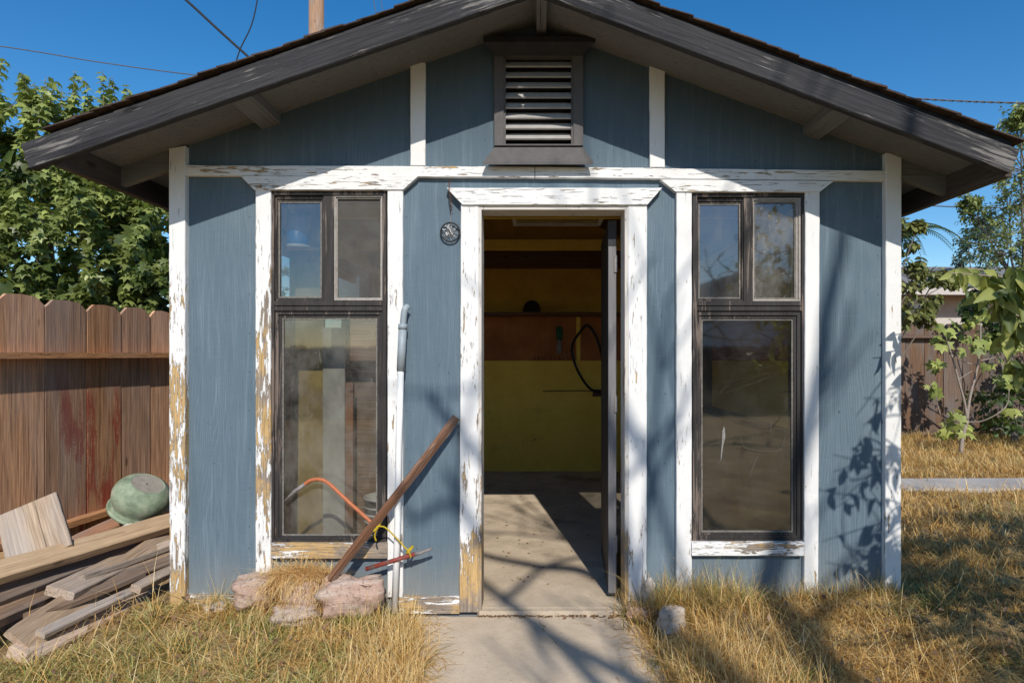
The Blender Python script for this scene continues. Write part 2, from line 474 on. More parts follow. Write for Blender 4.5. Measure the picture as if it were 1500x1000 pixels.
def pegmat():
    m, nt, out = newmat('pegboard_brown')
    v = coords(nt, (1, 1, 1))
    s = nd(nt, 'SeparateXYZ', None, {0: v})
    fx = math_(nt, 'SUBTRACT', math_(nt, 'FRACT', math_(nt, 'MULTIPLY', s.outputs[0], 39.4)), .5)
    fz = math_(nt, 'SUBTRACT', math_(nt, 'FRACT', math_(nt, 'MULTIPLY', s.outputs[2], 39.4)), .5)
    r = math_(nt, 'SQRT', math_(nt, 'ADD', math_(nt, 'MULTIPLY', fx, fx), math_(nt, 'MULTIPLY', fz, fz)))
    n = noise(nt, coords(nt, (4, 4, 4)), 1, 5, .6)
    col = ramp(nt, n, [(.3, (.34, .115, .04)), (.7, (.55, .20, .07))])
    col = mix(nt, math_(nt, 'LESS_THAN', r, .2), col, (.01, .006, .004))
    bsdf(nt, out, col, .75, None, .25)
    return m

M = {}
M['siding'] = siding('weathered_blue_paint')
M['cream'] = simple('old_cream_paint', (.84, .76, .52), (.74, .64, .40), 3, .8)
M['yellow_dirty'] = simple('dirty_yellow_paint', (.85, .52, .09), (.58, .33, .06), 3, .8)
M['roofwood'] = oldwood('brown_roof_boards', (.40, .26, .15), (.22, .13, .07), 'x', rand=False)
M['darkwood'] = oldwood('dark_brown_wood', (.22, .105, .05), (.10, .045, .025), 'x', rand=False)
M['soffit'] = oldwood('grey_soffit_plywood', (.215, .213, .207), (.15, .149, .146), 'x', knots=False, rand=False, bstr=.2)
M['rafter'] = oldwood('grey_rafter_paint', (.22, .215, .208), (.15, .147, .143), 'y', knots=False, rand=False, bstr=.25)
M['barge'] = oldwood('weathered_black_bargeboard', (.066, .064, .067), (.018, .018, .021), 'x', knots=True, rand=False, bstr=.9, worn=((.26, .24, .22), .55), greyed=.2, hue=0)
M['fascia'] = oldwood('weathered_brown_fascia', (.13, .10, .08), (.05, .042, .04), 'y', rand=False)
M['shingle'] = simple('dark_brown_shingle', (.10, .07, .055), (.035, .025, .022), 22, .9, .1, .5)
M['black'] = oldwood('weathered_black_window_paint', (.062, .054, .049), (.024, .022, .022), 'z', knots=False, rand=False, rough=.6, worn=((.22, .17, .14), .54), bstr=.3)
M['blackmatte'] = simple('black_paint', (.035, .035, .04), (.018, .018, .02), 20, .6)
M['louvre'] = simple('dark_grey_louvre_paint', (.125, .115, .11), (.085, .08, .08), 16, .7)
M['screenframe'] = simple('aged_aluminium', (.42, .38, .34), (.26, .23, .2), 40, .5, .5)
M['bead'] = simple('old_glazing_putty', (.26, .24, .21), (.12, .105, .09), 60, .7)
M['screen'] = screenmat('insect_screen')
M['glass'] = glassmat('dusty_glass', .095)
M['glass_dark'] = glassmat('dark_window_glass', .020, 2.1)
M['glass_clean'] = glassmat('reflecting_glass', .065, 1.5)
M['glass_haze'] = glassmat('hazy_glass', .20, 1.0)
M['concrete'] = concrete('worn_concrete', (.64, .52, .385), (.50, .40, .29), (.30, .22, .14), .56)
M['floor'] = concrete('dusty_concrete_floor', (.64, .52, .385), (.46, .37, .265), (.16, .12, .08), .50)
M['yellow'] = concrete('old_yellow_paint', (.97, .66, .12), (.88, .55, .09), (.42, .30, .09), .60)
M['strip'] = concrete('pale_concrete', (.50, .46, .42), (.36, .33, .3), (.25, .2, .15), .6)
M['soil'] = groundmat()
M['grass'] = grassmat()
M['peg'] = pegmat()
M['pvc'] = simple('white_plastic_pipe', (.86, .86, .85), (.74, .74, .72), 14, .45, .5, .05)
M['pvcgrey'] = simple('grey_plastic_fitting', (.33, .38, .41), (.26, .30, .33), 14, .5, .5, .05)
M['stake'] = oldwood('brown_weathered_stake', (.30, .15, .085), (.12, .055, .03), 'x', rand=False, worn=((.42, .33, .26), .52))
def chipped(name, paint, metal, thr):
    m, nt, out = newmat(name)
    a = noise(nt, coords(nt, (22, 22, 22)), 1, 7, .7); b = noise(nt, coords(nt, (90, 90, 90)), 1, 4, .6)
    col = ramp(nt, b, [(.3, tuple(x * .7 for x in paint)), (.7, paint)])
    k = smooth(nt, a, thr, thr + .02)
    col = mix(nt, k, col, metal)
    bsdf(nt, out, col, .6, bump(nt, math_(nt, 'SUBTRACT', b, k), .4, .002), .35)
    return m
M['orange'] = chipped('faded_orange_paint', (.56, .175, .075), (.22, .11, .07), .60)
M['redpaint'] = chipped('chipped_red_paint', (.28, .055, .04), (.16, .10, .08), .56)
M['baremetal'] = simple('dull_grey_metal', (.30, .27, .26), (.14, .12, .11), 60, .5, .5, .2)
M['rope'] = simple('yellow_nylon_rope', (.62, .45, .03), (.40, .28, .02), 120, .7, .2, .5)
M['rust'] = simple('rusty_iron', (.16, .07, .04), (.07, .035, .03), 60, .8, .3, .4)
def stonemat(name, c1, c2):
    m, nt, out = newmat(name)
    a = noise(nt, coords(nt, (7, 7, 7), True), 1, 8, .7); b = noise(nt, coords(nt, (40, 40, 40), True), 1, 6, .7); g = noise(nt, coords(nt, (160, 160, 160), True), 1, 2, .5)
    lay = noise(nt, coords(nt, (4, 4, 30), True), 1, 5, .65, .6)
    col = ramp(nt, a, [(.3, c2), (.6, c1), (.75, tuple(min(1, x * 1.25) for x in c1))])
    col = mix(nt, math_(nt, 'MULTIPLY', smooth(nt, lay, .5, .64), .45), col, (.62, .55, .47))
    col = mix(nt, math_(nt, 'MULTIPLY', smooth(nt, b, .48, .34), .7), col, tuple(x * .45 for x in c2))
    col = mix(nt, math_(nt, 'MULTIPLY', smooth(nt, g, .62, .70), .6), col, tuple(x * .4 for x in c2))
    ve = nd(nt, 'TexVoronoi', {'feature': 'DISTANCE_TO_EDGE'}, {'Vector': coords(nt, (9, 9, 9), True), 'Scale': 1.0, 'Randomness': 1.0}).outputs[0]
    ck = math_(nt, 'MULTIPLY', smooth(nt, ve, .02, .004), smooth(nt, a, .60, .68))
    col = mix(nt, math_(nt, 'MULTIPLY', ck, .7), col, tuple(x * .3 for x in c2))
    h = math_(nt, 'SUBTRACT', math_(nt, 'ADD', a, math_(nt, 'ADD', math_(nt, 'MULTIPLY', b, .8), math_(nt, 'MULTIPLY', lay, .6))), ck)
    bsdf(nt, out, col, .95, bump(nt, h, 1.0, .012), .1)
    return m
M['stone_pink'] = stonemat('pinkish_sandstone', (.56, .39, .31), (.38, .26, .20))
M['stone_grey'] = stonemat('pale_grey_stone', (.56, .45, .37), (.38, .29, .23))
M['stone_white'] = stonemat('whitish_stone', (.64, .56, .47), (.45, .37, .29))
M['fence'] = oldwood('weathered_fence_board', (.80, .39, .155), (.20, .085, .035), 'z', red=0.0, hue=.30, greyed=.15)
M['fence_red'] = oldwood('fence_board_with_red_stain', (.70, .40, .225), (.20, .10, .055), 'z', red=.115, hue=.12, greyed=.25)
M['fence_rail'] = oldwood('fence_rail_wood', (.74, .38, .17), (.34, .155, .065), 'y', rand=False, greyed=.1)
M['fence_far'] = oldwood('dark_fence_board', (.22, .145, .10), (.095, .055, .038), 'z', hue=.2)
M['fence_far_rail'] = oldwood('dark_fence_rail', (.22, .14, .10), (.10, .06, .04), 'x', rand=False)
M['plank_grey'] = oldwood('weathered_grey_plank', (.56, .42, .30), (.26, .18, .12), 'x', hue=.12, greyed=.25)
M['plank_light'] = oldwood('light_wood_plank', (.74, .51, .295), (.46, .29, .15), 'x', hue=.1, greyed=.15)
M['plank_red'] = oldwood('red_brown_plank', (.42, .19, .08), (.22, .09, .04), 'x', hue=.1)
M['plank_dark'] = oldwood('dark_plank', (.38, .255, .17), (.15, .095, .06), 'x', hue=.1, greyed=.3)
M['plank_pale'] = oldwood('bleached_plank', (.72, .55, .42), (.42, .29, .20), 'x', hue=.06, greyed=.2)
M['whitetrim'] = peel('white_trim_strip', 'v', [(0, .56), (1, .56)], seed=3)
M['offcut'] = oldwood('weathered_offcut', (.58, .44, .31), (.24, .165, .11), 'x', rand=False, greyed=.4)
M['greenpot'] = None
M['trunk'] = oldwood('grey_bark', (.28, .23, .19), (.12, .09, .07), 'z', rand=False)
M['twig'] = simple('pale_twig_bark', (.40, .34, .29), (.24, .19, .16), 40, .8)
M['cable'] = simple('black_cable', (.025, .025, .028), (.015, .015, .017), 30, .6)
M['cablegrey'] = simple('grey_cable', (.16, .15, .15), (.07, .07, .07), 60, .6)
M['pole'] = oldwood('utility_pole_wood', (.46, .29, .18), (.25, .14, .085), 'z', rand=False)
M['leaf_maple'] = leafmat('maple_leaves', (.020, .048, .009), (.44, .50, .15), (.40, .50, .08), .25, .42)
M['leaf_airy'] = leafmat('small_light_leaves', (.09, .13, .035), (.42, .47, .15), (.35, .42, .10), .35, .5)
M['leaf_bluish'] = leafmat('blue_green_leaves', (.035, .06, .04), (.10, .15, .08), (.14, .22, .08), .25, .5)
M['leaf_persimmon'] = leafmat('broad_green_leaves', (.045, .08, .016), (.54, .56, .16), (.50, .55, .08), .30, .55)
M['leaf_brown'] = leafmat('brownish_green_leaves', (.06, .075, .02), (.33, .34, .10), (.30, .28, .06), .25, .45)
M['leaf_dark'] = leafmat('dark_shrub_leaves', (.02, .04, .010), (.09, .145, .03), (.16, .26, .04), .25, .5)
M['leaf_fig'] = leafmat('fig_leaves', (.06, .11, .02), (.56, .60, .17), (.55, .60, .10), .30, .5)
M['leaf_palm'] = leafmat('palm_leaves', (.03, .05, .03), (.10, .13, .06))
M['deadleaf'] = leafmat('dead_leaves', (.10, .05, .025), (.34, .20, .10), (.3, .18, .08), .15)
M['houseroof'] = simple('grey_asphalt_roof', (.26, .25, .24), (.18, .17, .165), 6, .95, .1)
M['housewall'] = simple('pinkish_stucco', (.50, .37, .31), (.42, .30, .25), 5, .9, .1)
M['housetrim'] = simple('pale_fascia_paint', (.60, .53, .47), (.5, .44, .4), 8, .7)
M['whitewall'] = simple('white_stucco', (.72, .71, .68), (.6, .59, .56), 3, .9)
M['greywall'] = simple('grey_siding_paint', (.36, .36, .35), (.28, .28, .27), 3, .9)
M['dirtywhite'] = simple('dirty_white_board', (.50, .48, .43), (.26, .24, .21), 6, .85)
M['cobwebdust'] = simple('grey_dropping', (.34, .32, .29), (.14, .13, .12), 90, .9)
M['bluebucket'] = simple('blue_plastic', (.03, .22, .55), (.02, .16, .42), 10, .4, .5, .03)
M['whiteplastic'] = simple('white_plastic', (.70, .69, .66), (.55, .53, .5), 10, .5, .5, .05)
M['tan'] = simple('tan_panel', (.46, .34, .12), (.20, .14, .06), 5, .85)
M['greengrip'] = simple('green_tool_handle', (.02, .13, .06), (.01, .06, .03), 40, .5)
M['rubber'] = simple('black_rubber', (.02, .02, .02), (.01, .01, .01), 30, .5)
M['slat'] = simple('faded_louvre_slat', (.44, .415, .39), (.32, .30, .28), 16, .75)
M['doorface'] = simple('dark_door_paint', (.045, .045, .05), (.025, .025, .028), 12, .65)
M['dooredge'] = oldwood('grey_door_edge', (.25, .24, .245), (.16, .155, .16), 'z', knots=False, rand=False, bstr=.3)

# ------------------------------------------------------------------ ground
def sstep(a, b, x):
    t = np.clip((x - a) / (b - a), 0, 1)
    return t * t * (3 - 2 * t)
def gz(x, y):
    x = np.asarray(x, dtype=float); y = np.asarray(y, dtype=float)
    z = np.full_like(x + y, -.035)
    z = z + .085 * sstep(.42, .95, x) + .05 * sstep(1.0, 2.0, x)
    z = z - .035 * sstep(.1, -.9, y) * sstep(.6, 1.6, x)
    z = z + .05 * sstep(2.8, 5.5, y) * sstep(1.0, 2.0, x)
    z = z + .03 * sstep(-.62, -.85, x) + .02 * sstep(-.5, -1.4, x) * sstep(-.35, .0, y)
    z = z + .10 * np.exp(-((x + 1.15) / .20) ** 2) * sstep(-.17, -.05, y) * sstep(.1, .0, y)
    b = .018 * np.sin(x * 6.1 + 1.3 * y) * np.sin(y * 5.3 - x * 1.7) + .010 * np.sin(x * 13.7 + 2) * np.sin(y * 12.1 + 1)
    near = sstep(-.75, -1.0, x) + sstep(.5, .8, x)
    z = z + b * np.clip(near, 0, 1) * .8
    return z
def make_ground():
    fx = np.arange(-6, 9.001, .06); fy = np.arange(-4, 8.001, .06)
    def ext(a):
        lo = a[0] - np.geomspace(.2, 400, 24); hi = a[-1] + np.geomspace(.2, 400, 24)
        return np.concatenate([lo[::-1], a, hi])
    xs, ys = ext(fx), ext(fy)
    XX, YY = np.meshgrid(xs, ys)
    ZZ = gz(XX, YY)
    foot = (np.abs(XX) < 1.82) & (YY > .06) & (YY < 3.75)
    ZZ = np.where(foot, -.25, ZZ)
    pth = (XX > -.56 - YY * .142) & (XX < .46 - YY * .104) & (YY < -.02) & (YY > -2.4)
    ZZ = np.where(pth, -.075, ZZ)
    ny, nx = XX.shape
    V = np.stack([XX, YY, ZZ], -1).reshape(-1, 3)
    i = np.arange((ny - 1) * (nx - 1)); r = i // (nx - 1); c = i % (nx - 1)
    a = r * nx + c
    T = np.concatenate([np.stack([a, a + 1, a + nx + 1], 1), np.stack([a, a + nx + 1, a + nx], 1)])
    o = npmesh('ground', V, T, M['soil'], None, smooth=True, origin=(0, 0, 0))
    tag(o, kind='structure')
make_ground()

# concrete walk up to the door
def uneven_slab(name, poly, ztop, zbot, mat, step=.06, amp=.004, inset=.02):
    m = MB()
    n = len(poly)
    top = [(p[0], p[1], ztop) for p in poly]
    # refine edge
    P = []
    for i in range(n):
        a = Vector(poly[i]); b = Vector(poly[(i + 1) % n])
        k = max(1, int((b - a).length / step))
        for j in range(k):
            q = a.lerp(b, j / k)
            P.append((q.x + random.gauss(0, amp), q.y + random.gauss(0, amp)))
    n = len(P)
    cx = sum(p[0] for p in P) / n; cy = sum(p[1] for p in P) / n
    ins = [(p[0] + (cx - p[0]) / max(.2, math.hypot(cx - p[0], cy - p[1])) * .012, p[1] + (cy - p[1]) / max(.2, math.hypot(cx - p[0], cy - p[1])) * .012) for p in P]
    vs = [(p[0], p[1], ztop) for p in ins] + [(p[0], p[1], ztop - .012) for p in P] + [(p[0], p[1], zbot) for p in P]
    fs = [tuple(range(n))]
    for i in range(n):
        j = (i + 1) % n
        fs += [(i, n + i, n + j, j), (n + i, 2 * n + i, 2 * n + j, n + j)]
    m.add(vs, fs)
    o = m.build(name, mat, origin=(0, 0, 0))
    return o
o = uneven_slab('path', [(-.60, -.045), (-.26, -2.4), (.75, -2.4), (.50, -.045)], -.022, -.14, M['concrete'])
tag(o, kind='structure')
o = uneven_slab('pavement', [(1.95, 2.25), (9.0, 2.35), (9.0, 2.80), (1.95, 2.70)], .125, -.02, M['strip'])
tag(o, kind='structure')

# ------------------------------------------------------------------ the shed
shed = empty('garden_shed', (0, 0, 0), 'small weathered blue wooden shed with peeling white trim and open door', 'shed')
XL, XR, YB = -1.885, 1.885, 3.78
ZA = 3.01                     # soffit height at the ridge
SL, SR = .347, .37            # roof slopes
def zroof(x): return ZA - (SL * -x if x < 0 else SR * x)

# openings: door, two windows, vent (x0,x1,z0,z1)
door_o = (X(701), X(918), -.10, Z(303))
wl_o = (X(396), X(568), Z(797), Z(279))
wr_o = (X(1013), X(1180), Z(796), Z(282))
vent_o = (X(736), X(842), Z(214), Z(86))
def wall_sheet(name, y, mat, ops, zmin, flip=False, gable=True):
    xs = sorted(set([XL, 0.0, XR] + [o[0] for o in ops] + [o[1] for o in ops]))
    m = MB()
    for a, b in zip(xs[:-1], xs[1:]):
        cuts = sorted([(o[2], o[3]) for o in ops if o[0] <= a + 1e-6 and o[1] >= b - 1e-6])
        z0 = zmin
        segs = []
        for c in cuts:
            if c[0] > z0: segs.append((z0, c[0], False))
            z0 = max(z0, c[1])
        segs.append((z0, None, True))
        for s0, s1, top in segs:
            za, zb = (zroof(a), zroof(b)) if top else (s1, s1)
            q = [(a, y, s0), (b, y, s0), (b, y, zb), (a, y, za)]
            m.add(q, [(3, 2, 1, 0) if flip else (0, 1, 2, 3)])
    return m
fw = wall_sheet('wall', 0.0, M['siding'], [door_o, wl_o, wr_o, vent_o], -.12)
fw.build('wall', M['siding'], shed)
iw = wall_sheet('lining', .09, M['yellow'], [(door_o[0] - .02, door_o[1] + .02, -.12, door_o[3] + .02), wl_o, wr_o], -.12, True)
iw.build('wall_lining', M['cream'], shed)
ADDED_WIN = (1.10, 3.55, .70, 2.20)          # added opening in both side walls, out of view, to brighten the interior
for sgn in (-1, 1):
    xo = XL if sgn < 0 else XR
    xi = xo - sgn * .1; zt = zroof(xo); x0, x1 = min(xo, xo - sgn * .02), max(xo, xo - sgn * .02)
    rects = [(0.0, ADDED_WIN[0], -.12, zt), (ADDED_WIN[0], ADDED_WIN[1], -.12, ADDED_WIN[2]), (ADDED_WIN[0], ADDED_WIN[1], ADDED_WIN[3], zt), (ADDED_WIN[1], YB, -.12, zt)]
    m = MB(); l = MB()
    for ya, yb2, za, zb in rects:
        m.box(x0, x1, ya, yb2, za, zb)
        ya, yb2, za = max(ya, .09), min(yb2, YB - .04), max(za, 0)
        l.add([(xi, ya, za), (xi, yb2, za), (xi, yb2, zb), (xi, ya, zb)], [(0, 1, 2, 3)])
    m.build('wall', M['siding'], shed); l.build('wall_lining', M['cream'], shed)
for sg in (-1, 1):
    xo_ = XR * sg
    m = MB()
    for ya, yb2, za, zb in ((ADDED_WIN[0], ADDED_WIN[1], ADDED_WIN[2], ADDED_WIN[2] + .05), (ADDED_WIN[0], ADDED_WIN[1], ADDED_WIN[3] - .05, ADDED_WIN[3]), (ADDED_WIN[0], ADDED_WIN[0] + .05, ADDED_WIN[2] + .05, ADDED_WIN[3] - .05), (ADDED_WIN[1] - .05, ADDED_WIN[1], ADDED_WIN[2] + .05, ADDED_WIN[3] - .05)):
        m.box(min(xo_ - sg * .101, xo_ + sg * .012), max(xo_ - sg * .101, xo_ + sg * .012), ya, yb2, za, zb)
    added_win = m.build('window', M['black'], shed)  # added window the camera never sees, lets more daylight inside
    m = MB(); xp = xo_ - sg * .03
    m.add([(xp, ADDED_WIN[0] + .05, ADDED_WIN[2] + .05), (xp, ADDED_WIN[1] - .05, ADDED_WIN[2] + .05), (xp, ADDED_WIN[1] - .05, ADDED_WIN[3] - .05), (xp, ADDED_WIN[0] + .05, ADDED_WIN[3] - .05)], [(0, 1, 2, 3)]); m.build('pane', M['glass_dark'], added_win)
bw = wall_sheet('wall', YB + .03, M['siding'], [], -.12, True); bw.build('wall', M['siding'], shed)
m = MB(); yb = YB - .04
m.add([(XL, yb, 0), (XR, yb, 0), (XR, yb, 1.785), (XL, yb, 1.785)], [(0, 1, 2, 3)]); m.build('wall_lining', M['yellow'], shed)
m = MB()
m.add([(XL, yb, 1.785), (XR, yb, 1.785), (XR, yb, zroof(XR)), (0, yb, ZA), (XL, yb, zroof(XL))], [(0, 1, 2, 3, 4)]); m.build('wall_lining', M['yellow_dirty'], shed)

m = MB(); m.box(XL + .01, XR - .01, .005, YB - .02, -.2, 0.0); m.box(X(703), X(917), -.035, .005, -.2, -.002)
m.build('floor_slab', M['floor'], shed)

# interior fittings fixed to the shed
m = MB(); m.box(-1.75, 1.75, yb - .012, yb - .002, 1.24, 1.73); m.build('pegboard', M['peg'], shed)
m = MB(); m.box(X(844, yb), X(850, yb), yb - .022, yb - .012, 1.24, 1.73); m.build('batten', M['yellow'], shed)
m = MB(); m.box(-1.75, 1.75, yb - .27, yb, 1.735, 1.768); m.build('shelf', M['darkwood'], shed)
m = MB(); m.box(-1.75, 1.75, yb - .18, yb, 2.27, 2.30); m.box(-1.75, 1.75, yb - .20, yb - .18, 2.25, 2.44); m.build('shelf', M['darkwood'], shed)
m = MB(); m.box(-1.75, 1.75, 2.86, 2.90, 2.335, 2.435); m.build('tie_beam', M['yellow'], shed)
m = MB(); m.box(-1.75, 1.75, 1.17, 1.21, 2.275, 2.37); m.build('tie_beam', M['yellow'], shed)
for k in range(9):
    m = MB(); x = X(783 + k * 6, yb); m.tube([(x, yb - .012, 1.262), (x, yb - .05, 1.255), (x, yb - .055, 1.285)], .005, 5)
    m.build('hook', M['rust'], shed)
# inner roof lining
m = MB()
for a, b in ((XL, 0.0), (0.0, XR)):
    m.add([(a, .09, zroof(a) - .004), (b, .09, zroof(b) - .004), (b, yb, zroof(b) - .004), (a, yb, zroof(a) - .004)], [(3, 2, 1, 0)])
m.build('roof_lining', M['darkwood'], shed)

# ---- roof
YF, YR = -.41, YB + .42
XEL, XER = -2.125, 2.115
def slope_slab(xa, xb, ya, yb_, off0, off1):
    m = MB()
    za, zb = zroof(xa), zroof(xb)
    return m.add([(xa, ya, za + off1), (xb, ya, zb + off1), (xb, ya, zb + off0), (xa, ya, za + off0),
                  (xa, yb_, za + off1), (xb, yb_, zb + off1), (xb, yb_, zb + off0), (xa, yb_, za + off0)],
                 [(0, 3, 2, 1), (4, 5, 6, 7), (0, 1, 5, 4), (1, 2, 6, 5), (2, 3, 7, 6), (3, 0, 4, 7)])
for a, b in ((XEL, 0.0), (0.0, XER)):
    slope_slab(a, b, YF, YR, 0.0, .018).build('soffit', M['soffit'], shed)
def courses(xe, sgn):
    m = MB()
    n = 27
    S = SL if sgn < 0 else SR
    for k in range(n):
        t0, t1 = k / n, (k + 1.25) / n
        xa = xe * (1 - t0) + sgn * (.055 if k == 0 else random.uniform(-.006, .006)); xb = xe * max(0, 1 - t1)
        ny_ = 26
        y = YF - .052 - random.uniform(0, .016)
        while y < YR + .02:
            w = random.uniform(.12, .24)
            y2 = min(y + w - .004, YR + .04)
            xj = xa + sgn * random.uniform(-.008, .008)
            th = random.uniform(.005, .009)
            lo = .047 + random.uniform(0, .005)
            q0 = (xj, ZA - S * abs(xj) + lo); q1 = (xb, ZA - S * abs(xb) + .044)
            a_, b_ = (q0, q1)
            p = [(a_[0], y, a_[1] + th), (b_[0], y, b_[1] + th), (b_[0], y, b_[1]), (a_[0], y, a_[1]),
                 (a_[0], y2, a_[1] + th), (b_[0], y2, b_[1] + th), (b_[0], y2, b_[1]), (a_[0], y2, a_[1])]
            m.hexa(p)
            y += w
    return m
for a, b in ((XEL - .02, -.002), (.002, XER + .02)):
    slope_slab(a, b, YF - .022, YR + .02, .0195, .0435).build('roof_felt', M['blackmatte'], shed)
rl = courses(XEL, -1); rl.build('roof', M['shingle'], shed)
rr = courses(XER, 1); rr.build('roof', M['shingle'], shed)
m = MB(); m.prism([(-.12, ZA - .12 * SL + .062), (0, ZA + .067), (.12, ZA - .12 * SR + .062), (.12, ZA - .12 * SR + .074), (0, ZA + .084), (-.12, ZA - .12 * SL + .074)], -.46, YR + .03)
m.build('ridge_cap', M['shingle'], shed)

# ---- bargeboards (rotated so the grain runs along the board)
def barge(p0, p1, h, y0, y1, seed):
    """board whose lower edge runs p0 -> p1 (x,z) at the front"""
    a, b = Vector((p0[0], 0, p0[1])), Vector((p1[0], 0, p1[1]))
    L = (b - a).length
    m = MB(); m.board([(0, h), (L, h), (L, 0), (0, 0)], 'h', y0, y1, 60, .0006, .004, seed)
    me = bpy.data.meshes.new('bargeboard'); me.from_pydata(m.v, [], m.f); me.update()
    o = link_mesh('bargeboard', me, M['barge'], shed)
    ang = math.atan2(b.z - a.z, b.x - a.x)
    o.matrix_basis = Matrix.Translation(a) @ Matrix.Rotation(-ang, 4, 'Y')
    return o
YBF = -.45
bl0 = W(43, 247, YBF); ba = W(786, -11, YBF); br0 = W(1481, 253, YBF)
barge((bl0.x, bl0.z), (ba.x - .001, ba.z), .118, YBF, YBF + .038, 1)
barge((ba.x + .001, ba.z), (br0.x, br0.z), .112, YBF, YBF + .038, 2)
# eave boards, rafter tails, outriggers, ridge beam
m = MB(); m.box(-2.165, -2.127, YF, YR, zroof(-2.127) - .115, zroof(-2.127) + .012); m.build('eave_board', M['fascia'], shed)
m = MB(); m.box(2.117, 2.155, YF, YR, zroof(2.117) - .115, zroof(2.117) + .012); m.build('eave_board', M['fascia'], shed)
ridge = MB().box(.010, .058, YF, 0, 2.943, ZA - .018); ridge.build('ridge_beam', M['rafter'], shed)
for pa, pb in ((385, 411), (1176, 1199)):
    xa, xb = X(pa), X(pb)
    m = MB()
    m.hexa([(xa, YF, zroof(xa) - .001), (xb, YF, zroof(xb) - .001), (xb, YF, zroof(xb) - .048), (xa, YF, zroof(xa) - .048),
            (xa, 0, zroof(xa) - .001), (xb, 0, zroof(xb) - .001), (xb, 0, zroof(xb) - .048), (xa, 0, zroof(xa) - .048)])
    m.build('outrigger', M['rafter'], shed)
for k in range(7):
    y = .0 + k * .62
    for xa, xb in ((XEL - .002, XL), (XR, XER + .002)):
        m = MB()
        m.hexa([(xa, y - .02, zroof(xa) - .001), (xb, y - .02, zroof(xb) - .001), (xb, y - .02, zroof(xb) - .095), (xa, y - .02, zroof(xa) - .095),
                (xa, y + .02, zroof(xa) - .001), (xb, y + .02, zroof(xb) - .001), (xb, y + .02, zroof(xb) - .095), (xa, y + .02, zroof(xa) - .095)])
        m.build('rafter_tail', M['soffit'], shed)

# ---- white trim
TR = {}
pe = lambda name, axis, stops, **k: peel(name, axis, stops, **k)
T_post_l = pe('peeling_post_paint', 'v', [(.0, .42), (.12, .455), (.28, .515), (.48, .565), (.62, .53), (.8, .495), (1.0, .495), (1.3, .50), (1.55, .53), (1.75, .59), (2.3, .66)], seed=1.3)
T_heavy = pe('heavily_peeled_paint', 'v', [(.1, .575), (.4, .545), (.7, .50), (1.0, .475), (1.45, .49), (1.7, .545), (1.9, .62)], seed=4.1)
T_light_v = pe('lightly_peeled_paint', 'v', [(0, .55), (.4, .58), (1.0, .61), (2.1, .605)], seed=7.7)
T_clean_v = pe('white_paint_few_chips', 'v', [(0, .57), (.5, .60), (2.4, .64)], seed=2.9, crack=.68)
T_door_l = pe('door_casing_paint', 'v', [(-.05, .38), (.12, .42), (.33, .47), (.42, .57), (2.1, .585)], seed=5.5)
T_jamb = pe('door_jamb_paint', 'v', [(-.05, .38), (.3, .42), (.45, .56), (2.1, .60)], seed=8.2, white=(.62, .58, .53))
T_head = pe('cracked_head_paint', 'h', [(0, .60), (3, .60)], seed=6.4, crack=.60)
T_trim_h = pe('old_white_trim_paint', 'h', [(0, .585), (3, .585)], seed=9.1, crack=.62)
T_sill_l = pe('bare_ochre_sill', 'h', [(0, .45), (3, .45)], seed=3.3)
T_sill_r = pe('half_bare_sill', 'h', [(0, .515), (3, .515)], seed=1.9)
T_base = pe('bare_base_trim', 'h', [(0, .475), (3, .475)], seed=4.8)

cnt = [0]
def trim(name, c, axis, y0, mat, y1=-.001, n=None):
    """c = TL,TR,BR,BL in photograph pixels"""
    cnt[0] += 1
    P = [(X(px, y0), Z(py, y0)) for px, py in c]
    L = max(abs(P[0][0] - P[1][0]), abs(P[0][1] - P[3][1]))
    m = MB(); m.board(P, axis, y0, y1, n or max(6, int(L / .05)), .0005, .003, cnt[0])
    return m.build(name, mat, shed)
def rect(x0, x1, y0, y1): return [(x0, y0), (x1, y0), (x1, y1), (x0, y1)]
# corner posts
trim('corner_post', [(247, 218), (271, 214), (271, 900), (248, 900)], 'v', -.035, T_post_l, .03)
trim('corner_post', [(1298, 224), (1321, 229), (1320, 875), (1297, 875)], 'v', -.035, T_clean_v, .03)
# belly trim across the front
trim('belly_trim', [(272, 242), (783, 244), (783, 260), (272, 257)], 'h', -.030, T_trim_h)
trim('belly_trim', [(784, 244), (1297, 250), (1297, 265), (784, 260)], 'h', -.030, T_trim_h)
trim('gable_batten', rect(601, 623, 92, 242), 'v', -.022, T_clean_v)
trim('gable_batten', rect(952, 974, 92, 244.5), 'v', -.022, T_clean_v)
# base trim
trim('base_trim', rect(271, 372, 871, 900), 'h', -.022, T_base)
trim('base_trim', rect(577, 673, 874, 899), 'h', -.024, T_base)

# ---- door surround
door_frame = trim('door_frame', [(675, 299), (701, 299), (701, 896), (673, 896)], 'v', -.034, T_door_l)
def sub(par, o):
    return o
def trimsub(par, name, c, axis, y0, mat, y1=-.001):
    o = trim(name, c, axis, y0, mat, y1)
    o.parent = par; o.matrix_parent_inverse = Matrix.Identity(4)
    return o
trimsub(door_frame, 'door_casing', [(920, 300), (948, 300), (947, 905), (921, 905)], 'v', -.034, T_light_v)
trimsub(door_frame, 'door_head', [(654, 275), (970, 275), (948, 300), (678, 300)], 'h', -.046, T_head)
m = MB(); m.box(X(700), X(706, .0), -.030, .12, -.03, Z(302)); o = m.build('door_jamb', T_jamb, door_frame)
m = MB(); m.box(X(914), X(920), -.030, .12, .0, Z(302)); o = m.build('door_jamb', T_jamb, door_frame)
m = MB(); m.box(X(706), X(914), -.030, .12, Z(309), Z(300)); o = m.build('head_jamb', T_jamb, door_frame)

